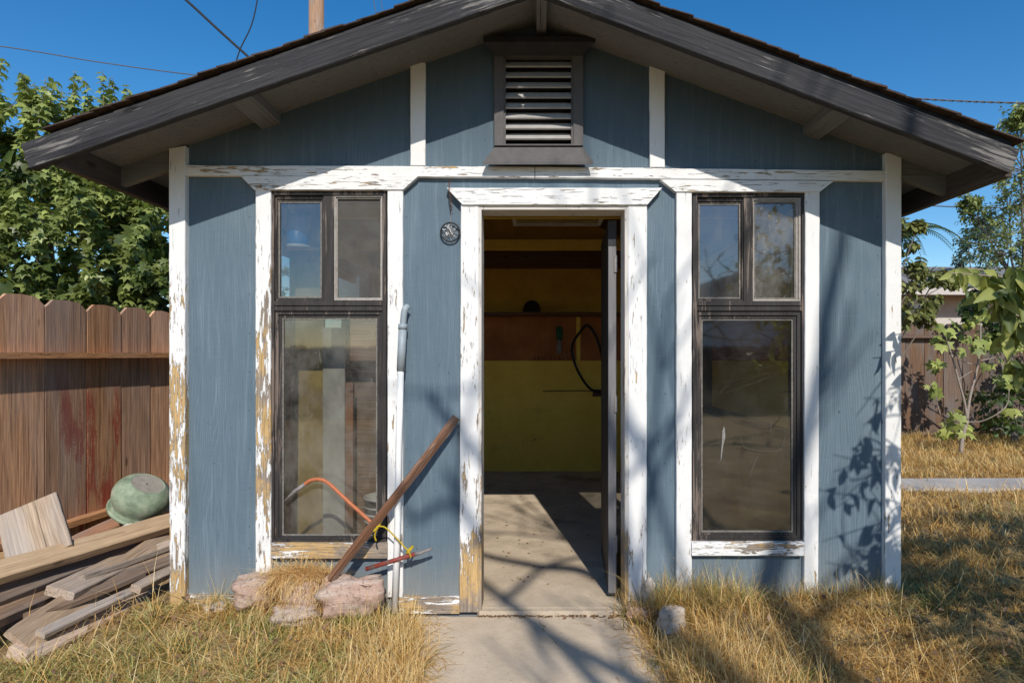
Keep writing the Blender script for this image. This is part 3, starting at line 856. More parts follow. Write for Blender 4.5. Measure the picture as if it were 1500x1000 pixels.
# ---- windows
def window(fr, mull, trans, sashes, pre, mats):
    w = MB()
    R = lambda a, b, c, d: (X(a), X(b), Z(d), Z(c))       # px x0,x1,y0,y1
    w.ring(R(*fr), R(fr[0] + 6, fr[1] - 6, fr[2] + 7, fr[3] - 6), -.014, .085)
    w.box(X(mull[0]), X(mull[1]), -.006, .06, Z(trans[0]), Z(fr[2] + 7))
    w.box(X(fr[0] + 6), X(fr[1] - 6), -.008, .06, Z((trans[0] + trans[1]) / 2 - .6), Z(trans[0]))
    w.box(X(fr[0] + 6), X(fr[1] - 6), -.010, .06, Z(trans[1]), Z((trans[0] + trans[1]) / 2 + .8))
    win = w.build('window', M['black'], shed)
    for kind, o, i, y0, matf, matg in sashes:
        s = MB()
        oo, ii = R(*o), R(*i)
        mid = tuple((a * .45 + b * .55) for a, b in zip(oo, ii))
        s.ring(oo, mid, y0, y0 + .03); s.ring(mid, ii, y0 + .009, y0 + .03)
        s.build('screen_frame' if kind == 'screen' else 'sash', matf, win)
        if kind != 'screen':
            bd = MB(); q = .0075; bd.ring(ii, (ii[0] + q, ii[1] - q, ii[2] + q, ii[3] - q), y0 + .0125, y0 + .019); bd.build('glazing_bead', M['bead'], win)
        g = MB(); yy = y0 + .02
        e = .002
        g.add([(ii[0] - e, yy, ii[2] - e), (ii[1] + e, yy, ii[2] - e), (ii[1] + e, yy, ii[3] + e), (ii[0] - e, yy, ii[3] + e)], [(0, 1, 2, 3)])
        g.build('insect_screen' if kind == 'screen' else 'pane', matg, win)
    return win
wl = window((397, 567, 279, 795), (474.5, 489.5), (441, 455),
            [('sash', (403, 474, 287, 441), (406, 470, 294, 436), .004, M['black'], M['glass_clean']),
             ('screen', (490, 561, 286, 440), (494, 557, 291, 436), -.004, M['screenframe'], M['screen']),
             ('sash', (403, 561, 455, 789), (412, 552, 465, 785), .000, M['black'], M['glass'])], 0, None)
wr = window((1014, 1179, 282, 794), (1089, 1102.5), (441, 455),
            [('sash', (1020, 1089, 290, 441), (1024, 1086, 297, 437), .004, M['black'], M['glass_clean']),
             ('sash', (1102.5, 1173, 290, 441), (1105, 1167, 295, 438), -.002, M['screenframe'], M['glass_haze']),
             ('sash', (1020, 1173, 455, 788), (1028, 1163, 467, 780), .000, M['black'], M['glass_dark'])], 0, None)
pane = [c for c in wr.children if c.name.startswith('pane')][-1]
m = MB()
for ln in (((1084, 640), (1090, 655), (1112, 660), (1138, 661), (1148, 654)), ((1098, 700), (1103, 682), (1110, 668)), ((1058, 645), (1056, 662), (1053, 680)), ((1125, 612), (1130, 622), (1128, 634)), ((1150, 640), (1144, 660), (1150, 676))):
    m.tube([W(px, py, .016) for px, py in ln], [.00045] * len(ln), 4)
    m.build('cobweb', M['cobwebdust'], wr); m = MB()
m = MB(); m.add([W(px, py, .0165) for px, py in ((1060, 624), (1062, 627), (1062.5, 640), (1059.5, 652), (1056.5, 674), (1055.5, 674), (1057.5, 645), (1058, 632))], [tuple(range(7, -1, -1))]); m.build('dropping_smear', M['cobwebdust'], wr)
m = MB()
for ln in (((420, 515), (428, 528), (440, 534)), ((520, 540), (530, 544), (552, 545)), ((448, 655), (480, 645), (530, 630)), ((440, 690), (470, 676)), ((432, 600), (446, 640))):
    m.tube([W(px, py, .016) for px, py in ln], [.0004] * len(ln), 4)
    m.build('cobweb', M['cobwebdust'], wl); m = MB()
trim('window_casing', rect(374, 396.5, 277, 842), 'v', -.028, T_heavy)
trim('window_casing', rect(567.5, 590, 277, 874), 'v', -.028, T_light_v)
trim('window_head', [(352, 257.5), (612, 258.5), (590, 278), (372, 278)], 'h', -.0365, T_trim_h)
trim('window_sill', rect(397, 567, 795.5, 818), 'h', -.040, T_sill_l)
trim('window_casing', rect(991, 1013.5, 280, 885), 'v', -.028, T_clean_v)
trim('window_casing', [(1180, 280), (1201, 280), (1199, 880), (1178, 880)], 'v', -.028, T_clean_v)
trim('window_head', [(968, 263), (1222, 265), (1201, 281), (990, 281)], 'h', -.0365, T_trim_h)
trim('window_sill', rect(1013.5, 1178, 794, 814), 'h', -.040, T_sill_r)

# ---- louvred vent
v = MB(); v.ring((X(724.5), X(853.5), Z(216), Z(80)), (X(738), X(839.5), Z(214), Z(86)), -.03, .012)
v.ring((X(738), X(839.5), Z(214), Z(86)), (X(741), X(836.5), Z(213), Z(87)), -.018, .012)
vent = v.build('louvre_vent', M['louvre'], shed)
tops = [(91 + k * 15.1) for k in range(9)]
sl = MB()
for py in tops:
    zc = Z(py + 3.5)
    a = (X(741), X(836.5))
    sl.hexa([(a[0], .030, zc + .027), (a[1], .030, zc + .027), (a[1], -.018, zc - .016), (a[0], -.018, zc - .016),
             (a[0], .036, zc + .021), (a[1], .036, zc + .021), (a[1], -.012, zc - .022), (a[0], -.012, zc - .022)])
sl.build('louvre_slats', M['slat'], vent)
m = MB(); m.add([(X(735), .06, Z(220)), (X(843), .06, Z(220)), (X(843), .06, Z(80)), (X(735), .06, Z(80))], [(0, 1, 2, 3)]); m.build('vent_backing', M['blackmatte'], vent)
m = MB()   # projecting sloped sill
P = [W(724, 216, -.031), W(854, 216, -.031), W(869, 237, -.085), W(708, 237, -.085)]
m.add([P[0], P[1], P[2], P[3]] + [p + Vector((0, 0, -.014)) for p in (P[2], P[3])] + [Vector((P[1].x, 0, P[1].z - .05)), Vector((P[0].x, 0, P[0].z - .05))],
      [(0, 3, 2, 1), (3, 5, 4, 2), (5, 7, 6, 4), (0, 7, 5, 3), (1, 2, 4, 6)])
m.build('vent_sill', M['louvre'], vent)
m = MB()
P = [W(726, 82, -.034), W(852, 82, -.034), W(872, 62, -.09), W(708, 62, -.09)]
m.add([P[0], P[1], P[2], P[3], P[2] + Vector((0, 0, .03)), P[3] + Vector((0, 0, .03)), Vector((P[1].x, 0, P[1].z + .09)), Vector((P[0].x, 0, P[0].z + .09))],
      [(0, 1, 2, 3), (3, 2, 4, 5), (5, 4, 6, 7), (0, 3, 5, 7), (1, 6, 4, 2)])
m.build('vent_hood', M['blackmatte'], vent)

# ---- the open door leaf (hinged on the right jamb, swung inside)
hx, hy = .4405, .125
ang = math.radians(93.5)
Ld, th = .74, .044
ux, uy = math.cos(math.pi - ang + math.radians(0)), math.sin(ang)
u = Vector((math.sin(math.radians(3.2)), math.cos(math.radians(3.2)), 0)); nrm = Vector((-u.y, u.x, 0))
def leaf(a0, a1, z0, z1, t0=0.0, t1=th):
    A = Vector((hx, hy, 0)) + u * a0; B = Vector((hx, hy, 0)) + u * a1
    p = []
    for (q, t) in ((A, t1), (A, t0), (B, t0), (B, t1)): p.append(q + nrm * t)
    vs = [v + Vector((0, 0, z0)) for v in p] + [v + Vector((0, 0, z1)) for v in p]
    return vs, [(3, 2, 1, 0), (4, 5, 6, 7), (0, 1, 5, 4), (1, 2, 6, 5), (2, 3, 7, 6), (3, 0, 4, 7)]
d = MB(); d.add(*leaf(0, Ld, .02, 2.03)); door = d.build('door', M['doorface'], shed)
d = MB(); d.add(*leaf(-.004, -.0005, .03, 1.89, .001, th - .001)); d.build('door_edge', M['dooredge'], door)
d = MB()
for z in (.25, 1.0, 1.75):
    d = MB(); d.add(*leaf(-.012, -.0045, z, z + .09, -.004, .012)); d.build('hinge', M['baremetal'], door)
# ------------------------------------------------------------------ things inside the shed
lt = empty('ceiling_light', (.24, 2.0, 2.44), 'flat framed ceiling light panel hanging inside above the doorway', 'ceiling light')
f = 1.0
xa, xb = X(752, 2.35), X(879, 2.35)
zc = Z(331, 2.35)
m = MB()
m.box(xa, xb, 1.25, 1.28, zc, zc + .05); m.box(xa, xb, 2.32, 2.35, zc, zc + .05); m.box(xa, xa + .03, 1.28, 2.32, zc, zc + .05); m.box(xb - .03, xb, 1.28, 2.32, zc, zc + .05)
m.build('frame', M['whiteplastic'], lt)
m = MB(); m.box(xa + .03, xb - .03, 1.28, 2.32, zc + .022, zc + .03); m.build('diffuser', M['tan'], lt)
for sx in (xa + .1, xb - .1):
    for sy in (1.5, 2.1):
        m = MB(); m.tube([(sx, sy, zc + .03), (sx, sy, zroof(sx) - .01)], .006, 6); m.build('hanger', M['rust'], lt)

c = W(779, 446, yb - .14)
m = MB(); m.lathe([(.0, .135), (.05, .125), (.08, .095), (.095, .05), (.1, .01), (.12, .0), (0, .0)], 20, Matrix.Translation((c.x, c.y, 1.7685)))
tag(m.build('cap', M['rubber'], None, True), 'round black cap sitting on the dark shelf inside', 'cap')

tl = empty('hand_tool', W(819, 497, yb - .03), 'small tool with green grip hanging on the brown pegboard', 'tool')
c = W(819, 497, yb - .03)
m = MB(); m.tube([c + Vector((0, 0, .14)), c + Vector((.005, 0, .06)), c + Vector((0, 0, .0))], [.03, .038, .032], 10); m.build('grip', M['greengrip'], tl, True)
m = MB(); m.tube([c + Vector((0, 0, .0)), c + Vector((0, 0, -.07)), c + Vector((0, 0, -.14)), c + Vector((0, 0, -.17))], [.02, .034, .028, .006], 10); m.build('blade', M['baremetal'], tl, True)

def curve(pts, n=8):
    """Catmull-Rom through points"""
    P = [Vector(p) for p in pts]; P = [P[0] * 2 - P[1]] + P + [P[-1] * 2 - P[-2]]
    out = []
    for i in range(1, len(P) - 2):
        for k in range(n):
            t = k / n
            a, b, c_, d_ = P[i - 1], P[i], P[i + 1], P[i + 2]
            out.append(.5 * ((2 * b) + (c_ - a) * t + (2 * a - 5 * b + 4 * c_ - d_) * t * t + (3 * b - a - 3 * c_ + d_) * t ** 3))
    out.append(P[-2])
    return out
yh = yb - .06
m = MB(); m.tube(curve([W(887, 545, yh), W(876, 500, yh), W(862, 477, yh), W(850, 486, yh), W(838, 508, yh), W(843, 535, yh), W(858, 562, yh), W(872, 573, yh), W(890, 574, yh)], 8), .015, 8)
m2 = MB(); m2.tube([W(795, 573, yb - .02), W(850, 572, yb - .02), W(905, 574, yb - .02)], .005, 8); m2.box(X(868, yb), X(880, yb), yb - .05, yb - .001, Z(580, yb), Z(570, yb)); m2.build('conduit', M['rust'], shed)
tag(m.build('hose', M['rubber'], None, True), 'black hose looped against the yellow back wall inside', 'hose')

# things behind the left window
def inner_panel(name, px0, px1, py0, py1, y, mat, label, cat, t=.02, lean=0.0):
    m = MB()
    a = [W(px0, py0, y + lean), W(px1, py0, y + lean), W(px1, py1, y), W(px0, py1, y)]
    b = [p + Vector((0, t, 0)) for p in a]
    m.hexa(a + b)
    return tag(m.build(name, mat), label, cat)
inner_panel('panel', 424, 474, 300, 812, .34, M['tan'], 'tan panel standing inside behind the left window', 'panel', .02, .05)
inner_panel('board', 473, 505, 480, 822, .30, M['dirtywhite'], 'whitish board standing inside behind the left window', 'board', .02, .06)
inner_panel('board', 410, 426, 455, 812, .28, M['plank_red'], 'dark red brown board at the left edge inside the left window', 'board', .02, .03)
inner_panel('board', 506, 517, 560, 824, .27, M['plank_red'], 'narrow red brown board beside the whitish board inside', 'board', .03, .03)
inner_panel('panel', 500, 590, 440, 830, .42, M['plank_dark'], 'dark wooden panel standing inside at the right of the left window', 'panel', .02, .05)
c = W(553, 760, .33)
bk = empty('bucket', (c.x, c.y, c.z - .1), 'white plastic bucket behind the lower right of the left window', 'bucket')
m = MB(); m.lathe([(0, 0), (.085, 0), (.105, .22), (.108, .22), (.108, .235), (.1, .235), (.085, .02)], 20, Matrix.Translation((c.x + .03, c.y, c.z - .1))); m.build('bucket_body', M['whiteplastic'], bk, True)
m = MB()
for zz in (.09, .13, .17): m.lathe([(.098, zz), (.106, zz + .008), (.1, zz + .016)], 20, Matrix.Translation((c.x + .03, c.y, c.z - .1)))
m.build('rib', M['whiteplastic'], bk, True)
m = MB(); zt = c.z - .1; m.box(c.x - .12, c.x + .18, c.y - .12, c.y + .14, 0, zt - .002)
tag(m.build('crate', M['plank_dark']), 'dark wooden crate under the white bucket inside', 'crate')
c = W(436, 343, .22)
bs = empty('blue_bucket', (c.x, c.y, c.z - .07), 'bright blue plastic bucket behind the upper left pane of the left window', 'bucket')
m = MB(); m.lathe([(0, .19), (.055, .19), (.064, .02), (.064, .0), (.058, .0), (.05, .18)], 20, Matrix.Translation((c.x, c.y, c.z - .07))); m.build('bucket_body', M['bluebucket'], bs, True)
m = MB(); m.lathe([(.064, .008), (.070, .004), (.070, -.010), (.062, -.012), (.06, 0)], 20, Matrix.Translation((c.x, c.y, c.z - .07))); m.build('rim', M['whiteplastic'], bs, True)
m = MB(); zz = c.z - .083; m.box(XL + .1, X(474, .22), .15, .33, zz - .02, zz)
m.build('shelf', M['darkwood'], shed)

# ------------------------------------------------------------------ things against the front wall
# long white pipe
pp = empty('plastic_pipe', W(577, 896, -.085), 'long white plastic pipe with grey bent top leaning on the wall', 'pipe')
a = W(578, 896, -.09); b = W(587, 540, -.062); c = W(590, 478, -.056); dd = W(592, 458, -.054)
m = MB(); m.tube([a, a.lerp(b, .33) + Vector((.004, 0, 0)), a.lerp(b, .66), b], .0165, 14); m.build('pipe_body', M['pvc'], pp, True)
m = MB(); m.tube([b + Vector((0, 0, -.01)), c], .021, 14); m.tube(curve([c, dd, W(594, 452, -.05), W(597, 449, -.038)], 5), .0165, 14)
m.tube([c + Vector((0, 0, -.015)), c + Vector((0, 0, .012))], .0235, 14)
m.build('elbow', M['pvcgrey'], pp, True)

def plank(name, p0, p1, w, t, roll, mat, label, cat, group=None, seed=0, parent=None, warp=.004):
    p0, p1 = Vector(p0), Vector(p1)
    ax = (p1 - p0); L = ax.length; ax.normalize()
    side = ax.cross(Vector((0, 0, 1))).normalized(); up = side.cross(ax)
    R = Matrix((ax, side, up)).transposed().to_4x4() @ Matrix.Rotation(roll, 4, 'X')
    r = random.Random(seed * 31 + 5)
    n = max(8, int(L / .05)); ch = min(.004, t * .2)
    m = MB()
    ph = r.uniform(0, 6)
    for k in range(n + 1):
        xk = L * k / n + (r.gauss(0, .004) if k in (0, n) else 0)
        oy = warp * math.sin(k / n * 3 + ph); oz = warp * math.sin(k / n * 4 + ph * 2)
        hw = w / 2 + r.gauss(0, .0008); ht = t / 2 + r.gauss(0, .0005)
        for (a_, b_) in ((-hw + ch, -ht), (hw - ch, -ht), (hw, -ht + ch), (hw, ht - ch), (hw - ch, ht), (-hw + ch, ht), (-hw, ht - ch), (-hw, -ht + ch)):
            m.v.append((xk, a_ + oy, b_ + oz))
    for k in range(n):
        for i in range(8):
            j = (i + 1) % 8
            m.f.append((k * 8 + i, k * 8 + j, (k + 1) * 8 + j, (k + 1) * 8 + i)[::-1])
    m.f.append(tuple(range(8))); m.f.append(tuple(n * 8 + i for i in range(7, -1, -1)))
    me = bpy.data.meshes.new(name); me.from_pydata(m.v, [], m.f); me.update()
    o = link_mesh(name, me, mat, None)
    o.matrix_world = Matrix.Translation(p0) @ R
    tag(o, label, cat, group)
    return o
plank('wooden_stake', W(487, 848, -.17), W(668, 610, -.06), .042, .028, 0.9, M['stake'], 'weathered brown wooden stake leaning diagonally between window and door', 'stake', seed=91, warp=.006)

ot = empty('bow_saw_frame', W(440, 705, -.06), 'bent faded orange metal tube leaning against the left window', 'tube')
pts = curve([W(446, 709, -.035), W(456, 703, -.04), W(470, 702, -.045), W(483, 709, -.055), W(510, 734, -.075), W(550, 770, -.10)], 6)
m = MB(); m.tube(pts, .0095, 10); m.build('tube_body', M['orange'], ot, True)
m = MB(); m.tube([W(418, 733, -.022), W(432, 719, -.028), W(447, 708.5, -.0352)], [.007, .010, .0102], 10); m.build('bare_end', M['baremetal'], ot, True)
rd = empty('red_rod', W(590, 818, -.09), 'short chipped red metal rod with bare grey tip beside the stake', 'rod')
m = MB(); m.tube([W(536, 833, -.10), W(575, 821, -.098), W(608, 811, -.095)], .0115, 10); m.build('rod_body', M['redpaint'], rd, True)
m = MB(); m.tube([W(608, 811, -.095), W(616, 809, -.0945), W(633, 803, -.093)], [.011, .009, .0065], 10); m.build('rod_tip', M['baremetal'], rd, True)
m = MB()
kc = W(552, 768, -.115)
loops = []
for k in range(34):
    t = k / 33 * 2 * math.pi * 2.3
    loops.append(kc + Vector((.020 * math.cos(t), .028 * math.sin(t), .024 * math.sin(t + .7) + .012 * (k / 33 - .5))))
m.tube(loops, .0042, 6)
m.tube(curve([kc + Vector((.01, -.03, .0)), W(549, 784, -.13), W(551, 792, -.125)], 5), .0042, 6)
m.tube(curve([kc + Vector((.012, -.028, .0)), W(564, 772, -.125), W(578, 785, -.118), W(592, 800, -.112), W(599, 808, -.112), W(602, 816, -.108)], 5), .0040, 6)
m.tube([W(599, 806, -.095) + Vector((.004 + .0155 * math.cos(k * .9), .0155 * math.sin(k * .9), .0155 * math.sin(k * .9) * .3 + .014 * math.cos(k * .9) + k * .0006)) for k in range(16)], .0040, 6)
tag(m.build('rope', M['rope'], None, True), 'yellow nylon rope knotted around stake and red rod', 'rope')

# dream catcher wheel on its chain
dc = empty('hanging_ornament', W(659, 339, -.02), 'round hanging ornament with pale beads on a rusty chain left of the door', 'ornament')
c = W(659.5, 340, -.018); rr_ = .0485
m = MB(); m.tube([c + Vector((rr_ * math.cos(a), 0, rr_ * math.sin(a))) for a in np.linspace(0, 2 * math.pi, 33)], .0042, 7); m.build('hoop', M['blackmatte'], dc, True)
m = MB()
for k in range(9):
    a, b = k * 2 * math.pi / 9, (k + 4) * 2 * math.pi / 9
    m.tube([c + Vector((rr_ * math.cos(a), 0, rr_ * math.sin(a))), c + Vector((rr_ * math.cos(b), .001, rr_ * math.sin(b)))], .0009, 4)
m.build('web', M['twig'], dc)
m = MB()
for k in range(26):
    a = random.uniform(0, 6.28); r = random.uniform(.005, .036)
    q = c + Vector((r * math.cos(a) - .006, -.004, r * math.sin(a)))
    m.lathe([(0, -.004), (.0035, -.002), (.0035, .002), (0, .004)], 6, Matrix.Translation(q))
m.build('bead', M['whiteplastic'], dc)
m = MB(); top = W(658, 267, -.04)
m.tube(curve([top + Vector((.006, -.01, 0)), top + Vector((.010, -.016, .008)), top, W(658, 280, -.054)], 4), .0028, 6)
for k in range(9):
    q = W(658 + (k % 2) * 1.0 + k * .35, 281 + k * 3.2, -.054 + k * .003)
    m.tube([q + Vector((.005 * math.cos(a) * (k % 2), .005 * math.cos(a) * (1 - k % 2), .0075 * math.sin(a))) for a in np.linspace(0, 2 * math.pi, 9)], .0018, 5)
m.build('chain', M['rust'], dc)
m = MB(); m.tube([W(661.5, 309, -.028), W(660, 327, -.018)], .0012, 5); m.build('cord', M['twig'], dc)

# ------------------------------------------------------------------ stones
def stone(c, size, mat, label, seed, rot=0.0, group=None, boxy=.6):
    n1, n2 = 36, 22
    vs = []; fs = []
    R = Matrix.Rotation(rot, 3, 'Z')
    for i in range(n2 + 1):
        ph = math.pi * i / n2
        for j in range(n1):
            th_ = 2 * math.pi * j / n1
            v = Vector((math.sin(ph) * math.cos(th_), math.sin(ph) * math.sin(th_), math.cos(ph)))
            mx_ = max(abs(v.x), abs(v.y), abs(v.z))
            v = v * ((1 - boxy) + boxy / mx_)
            nz = mnoise.noise(v * 1.4 + Vector((seed * 3.1, seed, 0))) * .30 + mnoise.noise(v * 3.7 + Vector((seed, 0, seed))) * .12 + mnoise.noise(v * 9 + Vector((seed, 5, seed))) * .035
            v = v * (1 + nz)
            v = R @ Vector((v.x * size[0], v.y * size[1], v.z * size[2]))
            vs.append(Vector(c) + v)
    for i in range(n2):
        for j in range(n1):
            k = (j + 1) % n1
            fs.append((i * n1 + j, (i + 1) * n1 + j, (i + 1) * n1 + k, i * n1 + k))
    m = MB(); m.add(vs, fs)
    o = m.build('stone', mat, None, True)
    return tag(o, label, 'stone', group)
G = 'stones along the shed wall'
stone(W(373, 864, -.10), (.095, .07, .072), M['stone_pink'], 'squarish pink stone below the peeling left casing of the left window', 1, .05, G)
stone(W(447, 872, -.12), (.10, .07, .080), M['stone_pink'], 'pink stone half under dry straw below the left window', 2, -.2, G)
stone(W(514, 873, -.15), (.150, .085, .092), M['stone_pink'], 'large grey pink stone at the foot of the brown stake', 3, .12, G, .5)
stone(W(432, 898, -.19), (.11, .07, .045), M['stone_grey'], 'low pale stone in the grass in front of the pink stones', 4, .3, G)
stone(W(318, 892, -.06), (.06, .05, .03), M['stone_white'], 'small pale stone at the base trim right of the left corner post', 5, .1, G)
stone(W(984, 912, -.25), (.058, .05, .072), M['stone_white'], 'whitish lumpy stone right of the concrete walk', 6, .3, G)
stone(W(945, 897, -.10), (.09, .05, .035), M['stone_pink'], 'flat pinkish stone at the foot of the right door casing', 7, -.3, G)
stone(W(950, 866, -.05), (.03, .03, .06), M['stone_white'], 'upright tan stone between right door casing and right window', 8, .2, G)
stone(W(1010, 935, -.16), (.06, .05, .05), M['stone_grey'], 'dark shaded stone behind the straw right of the whitish stone', 9, .9, G)
m = MB(); c = Vector((.155, -.13, -.0265))
m.add([c + Vector((.026 * math.cos(a) * (1 + .15 * math.sin(3 * a)), .016 * math.sin(a), .003)) for a in np.linspace(0, 2 * math.pi, 12, endpoint=False)] + [c + Vector((.029 * math.cos(a) * (1 + .15 * math.sin(3 * a)), .019 * math.sin(a), 0)) for a in np.linspace(0, 2 * math.pi, 12, endpoint=False)],
      [tuple(range(12))] + [(i, 12 + i, 12 + (i + 1) % 12, (i + 1) % 12) for i in range(12)])
tag(m.build('metal_plate', M['rust']), 'small rusty metal plate lying on the concrete walk', 'metal plate')

# ------------------------------------------------------------------ left fence
FA = PD(30, 0, 3.79); FB = PD(230, 0, 4.94)
fdir = Vector((FB.x - FA.x, FB.y - FA.y, 0)).normalized(); fn = Vector((fdir.y, -fdir.x, 0))
if fn.x < 0: fn = -fn
fence = empty('wooden_fence', (FA.x, FA.y, 0), 'weathered brown board fence with red stains left of the shed', 'fence')
base = Vector((FA.x, FA.y, 0))
def fence_board(par, o0, dirv, nv, s0, s1, z0, z1, mat, thick=.02, dog=.04, seed=0, off=0.0, name='board'):
    r = random.Random(seed)
    n = 14
    A = lambda s, z, t: o0 + dirv * s + nv * (t + off) + Vector((0, 0, z))
    prof = [(s0, z0), (s1, z0)]
    for k in range(1, n): prof.append((s1 + r.gauss(0, .0012), z0 + (z1 - dog - z0) * k / n))
    prof += [(s1, z1 - dog), (s1 - dog * 1.1, z1 - .004), ((s0 + s1) / 2, z1 + .006), (s0 + dog * 1.1, z1), (s0, z1 - dog)]
    for k in range(n - 1, 0, -1): prof.append((s0 + r.gauss(0, .0012), z0 + (z1 - dog - z0) * k / n))
    N = len(prof)
    vs = [A(s, z, thick) for s, z in prof] + [A(s, z, 0) for s, z in prof]
    fs = [tuple(range(N)), tuple(range(2 * N - 1, N - 1, -1))]
    for i in range(N):
        j = (i + 1) % N
        fs.append((i, N + i, N + j, j))
    m = MB(); m.add(vs, fs)
    me = bpy.data.meshes.new(name)
    ctr = A((s0 + s1) / 2, 0, 0)
    me.from_pydata([Vector(v) - ctr for v in m.v], [], m.f); me.update()
    o = link_mesh(name, me, mat, None)
    o.parent = par; o.location = ctr - par.location
    return o
# board edges measured along the fence from the photograph
def s_at(px):
    # intersect view ray with fence line
    k = (px - VX) / F
    # x = k*d ; base + fdir*s : x = FA.x+fdir.x*s , y = FA.y+fdir.y*s ; d = y + D
    return (k * (FA.y + D) - FA.x) / (fdir.x - k * fdir.y)
edges = [-330, -190, -88, -10, 61.2, 122.5, 173.5, 216.5, 252]
se = [s_at(p) for p in edges]
while len(se) < 17: se.append(se[-1] + .29)
htop = .362
for k in range(len(se) - 1):
    mt = M['fence_red'] if k in (4, 5, 8) else M['fence']
    zt = EYE + htop + random.uniform(-.012, .012) + (-.002 * k)
    fence_board(fence, base, fdir, fn, se[k] + .005, se[k + 1] - .005, -.06, zt, mt, .02, .05, k + 3, random.uniform(-.008, .004))
m = MB()
s0, s1 = se[0], se[-1]
def fr_box(s0, s1, t0, t1, z0, z1):
    A = lambda s, t, z: base + fdir * s + fn * t + Vector((0, 0, z))
    return [A(s0, t1, z1), A(s1, t1, z1), A(s1, t1, z0), A(s0, t1, z0), A(s0, t0, z1), A(s1, t0, z1), A(s1, t0, z0), A(s0, t0, z0)]
rz = EYE + .012
m.hexa(fr_box(s0, s1, .024, .098, rz - .037, rz)); m.build('rail', M['fence_rail'], fence)
m = MB(); m.hexa(fr_box(s0, s1, .024, .098, .18, .218)); m.build('rail', M['fence_rail'], fence)

# ------------------------------------------------------------------ lumber pile between fence and shed
LG = 'scrap lumber piled against the fence'
def pl(name, a, b, w, t, roll, mat, label, seed):
    return plank(name, PD(*a), PD(*b), w, t, math.radians(-roll), mat, label, 'plank', LG, seed)
pl('plank', (28, 962, 2.62), (275, 838, 3.75), .14, .05, 20, M['plank_pale'], 'bleached pale plank lowest and nearest the grass', 1)
pl('plank', (26, 943, 2.66), (280, 768, 4.0), .155, .034, 44, M['plank_grey'], 'long grey plank slanting up from the grass to the corner post', 2)
pl('plank', (86, 868, 2.95), (285, 775, 4.2), .14, .045, 16, M['plank_grey'], 'grey plank with sawn square end under the long light plank', 3)
pl('plank', (-60, 925, 2.62), (230, 800, 3.9), .14, .045, 14, M['plank_dark'], 'dark plank end low at the left edge of the pile', 4)
pl('plank', (-60, 892, 2.72), (250, 770, 4.0), .15, .05, 24, M['plank_dark'], 'thick brown plank with ribbed sawn end at the left', 5)
pl('plank', (-60, 856, 2.72), (275, 756, 3.95), .115, .05, 30, M['plank_light'], 'long light wood plank lying across the top of the pile', 6)
pl('trim_strip', (-40, 882, 2.76), (170, 795, 3.7), .07, .014, 12, M['whitetrim'], 'thin white painted strip under the top plank', 7)
pl('plank', (95, 800, 3.9), (290, 712, 4.6), .09, .025, 30, M['plank_red'], 'thin red brown board under the green pot', 8)
pl('trim_strip', (180, 775, 3.9), (290, 722, 4.5), .05, .012, 20, M['pvc'], 'narrow bluish white strip below the red brown board', 9)
pl('plank', (70, 800, 4.05), (185, 752, 4.5), .10, .03, 55, M['plank_light'], 'light plank lying along the foot of the fence', 10)
pl('plank', (200, 862, 3.15), (280, 822, 3.6), .06, .035, 20, M['plank_grey'], 'short grey offcut beside the corner post', 11)
pl('plank', (110, 850, 3.1), (280, 790, 3.9), .09, .03, -15, M['plank_grey'], 'grey plank half hidden in the middle of the pile', 12)
pl('plank', (-40, 935, 2.85), (200, 850, 3.5), .13, .04, 6, M['plank_dark'], 'dark weathered plank on the ground under the pile', 13)
pl('plank', (185, 800, 3.6), (285, 752, 4.1), .07, .03, 35, M['plank_red'], 'short brown plank end near the corner post', 14)
pl('plank', (-60, 905, 2.9), (170, 835, 3.5), .09, .04, 12, M['plank_grey'], 'weathered grey plank between the dark planks at the left', 15)
pl('plank', (120, 868, 3.05), (280, 808, 3.8), .085, .03, 28, M['plank_dark'], 'brown plank just above the bleached lowest plank', 16)
pl('plank', (40, 905, 2.8), (210, 838, 3.3), .07, .03, 5, M['plank_dark'], 'dark narrow board tucked under the slanting grey plank', 17)
pl('plank', (150, 815, 3.5), (285, 770, 4.1), .10, .03, 24, M['plank_grey'], 'grey board under the long light plank near the post', 18)
pl('plank', (-60, 838, 3.2), (60, 800, 3.7), .10, .035, 20, M['plank_light'], 'light board end at the left edge behind the square offcut', 19)
pl('plank', (-50, 868, 2.95), (250, 782, 4.0), .07, .02, 35, M['plank_grey'], 'thin grey board lying just under the long light plank', 20)
pl('plank', (60, 930, 2.72), (283, 822, 3.6), .055, .025, 15, M['plank_grey'], 'narrow grey batten beside the bleached lowest plank', 21)
pl('plank', (140, 842, 3.25), (284, 782, 3.9), .05, .022, 40, M['plank_pale'], 'narrow pale batten near the corner post', 22)
# square offcut leaning on the fence
P4 = [PD(-6, 752, 3.25), PD(85, 727, 3.35), PD(108, 800, 3.2), PD(14, 838, 3.1)]
p0, p1 = (P4[3] + P4[2]) / 2, (P4[0] + P4[1]) / 2
ax_ = (p1 - p0).normalized(); sd1 = ax_.cross(Vector((0, 0, 1))).normalized(); up1 = sd1.cross(ax_); wd_ = P4[1] - P4[0]
oc = plank('plywood_offcut', p0, p1, wd_.length, .03, math.atan2(wd_.dot(up1), wd_.dot(sd1)), M['offcut'], 'square pale wood offcut standing upright on the pile by the fence', 'offcut', None, 77, warp=.0)

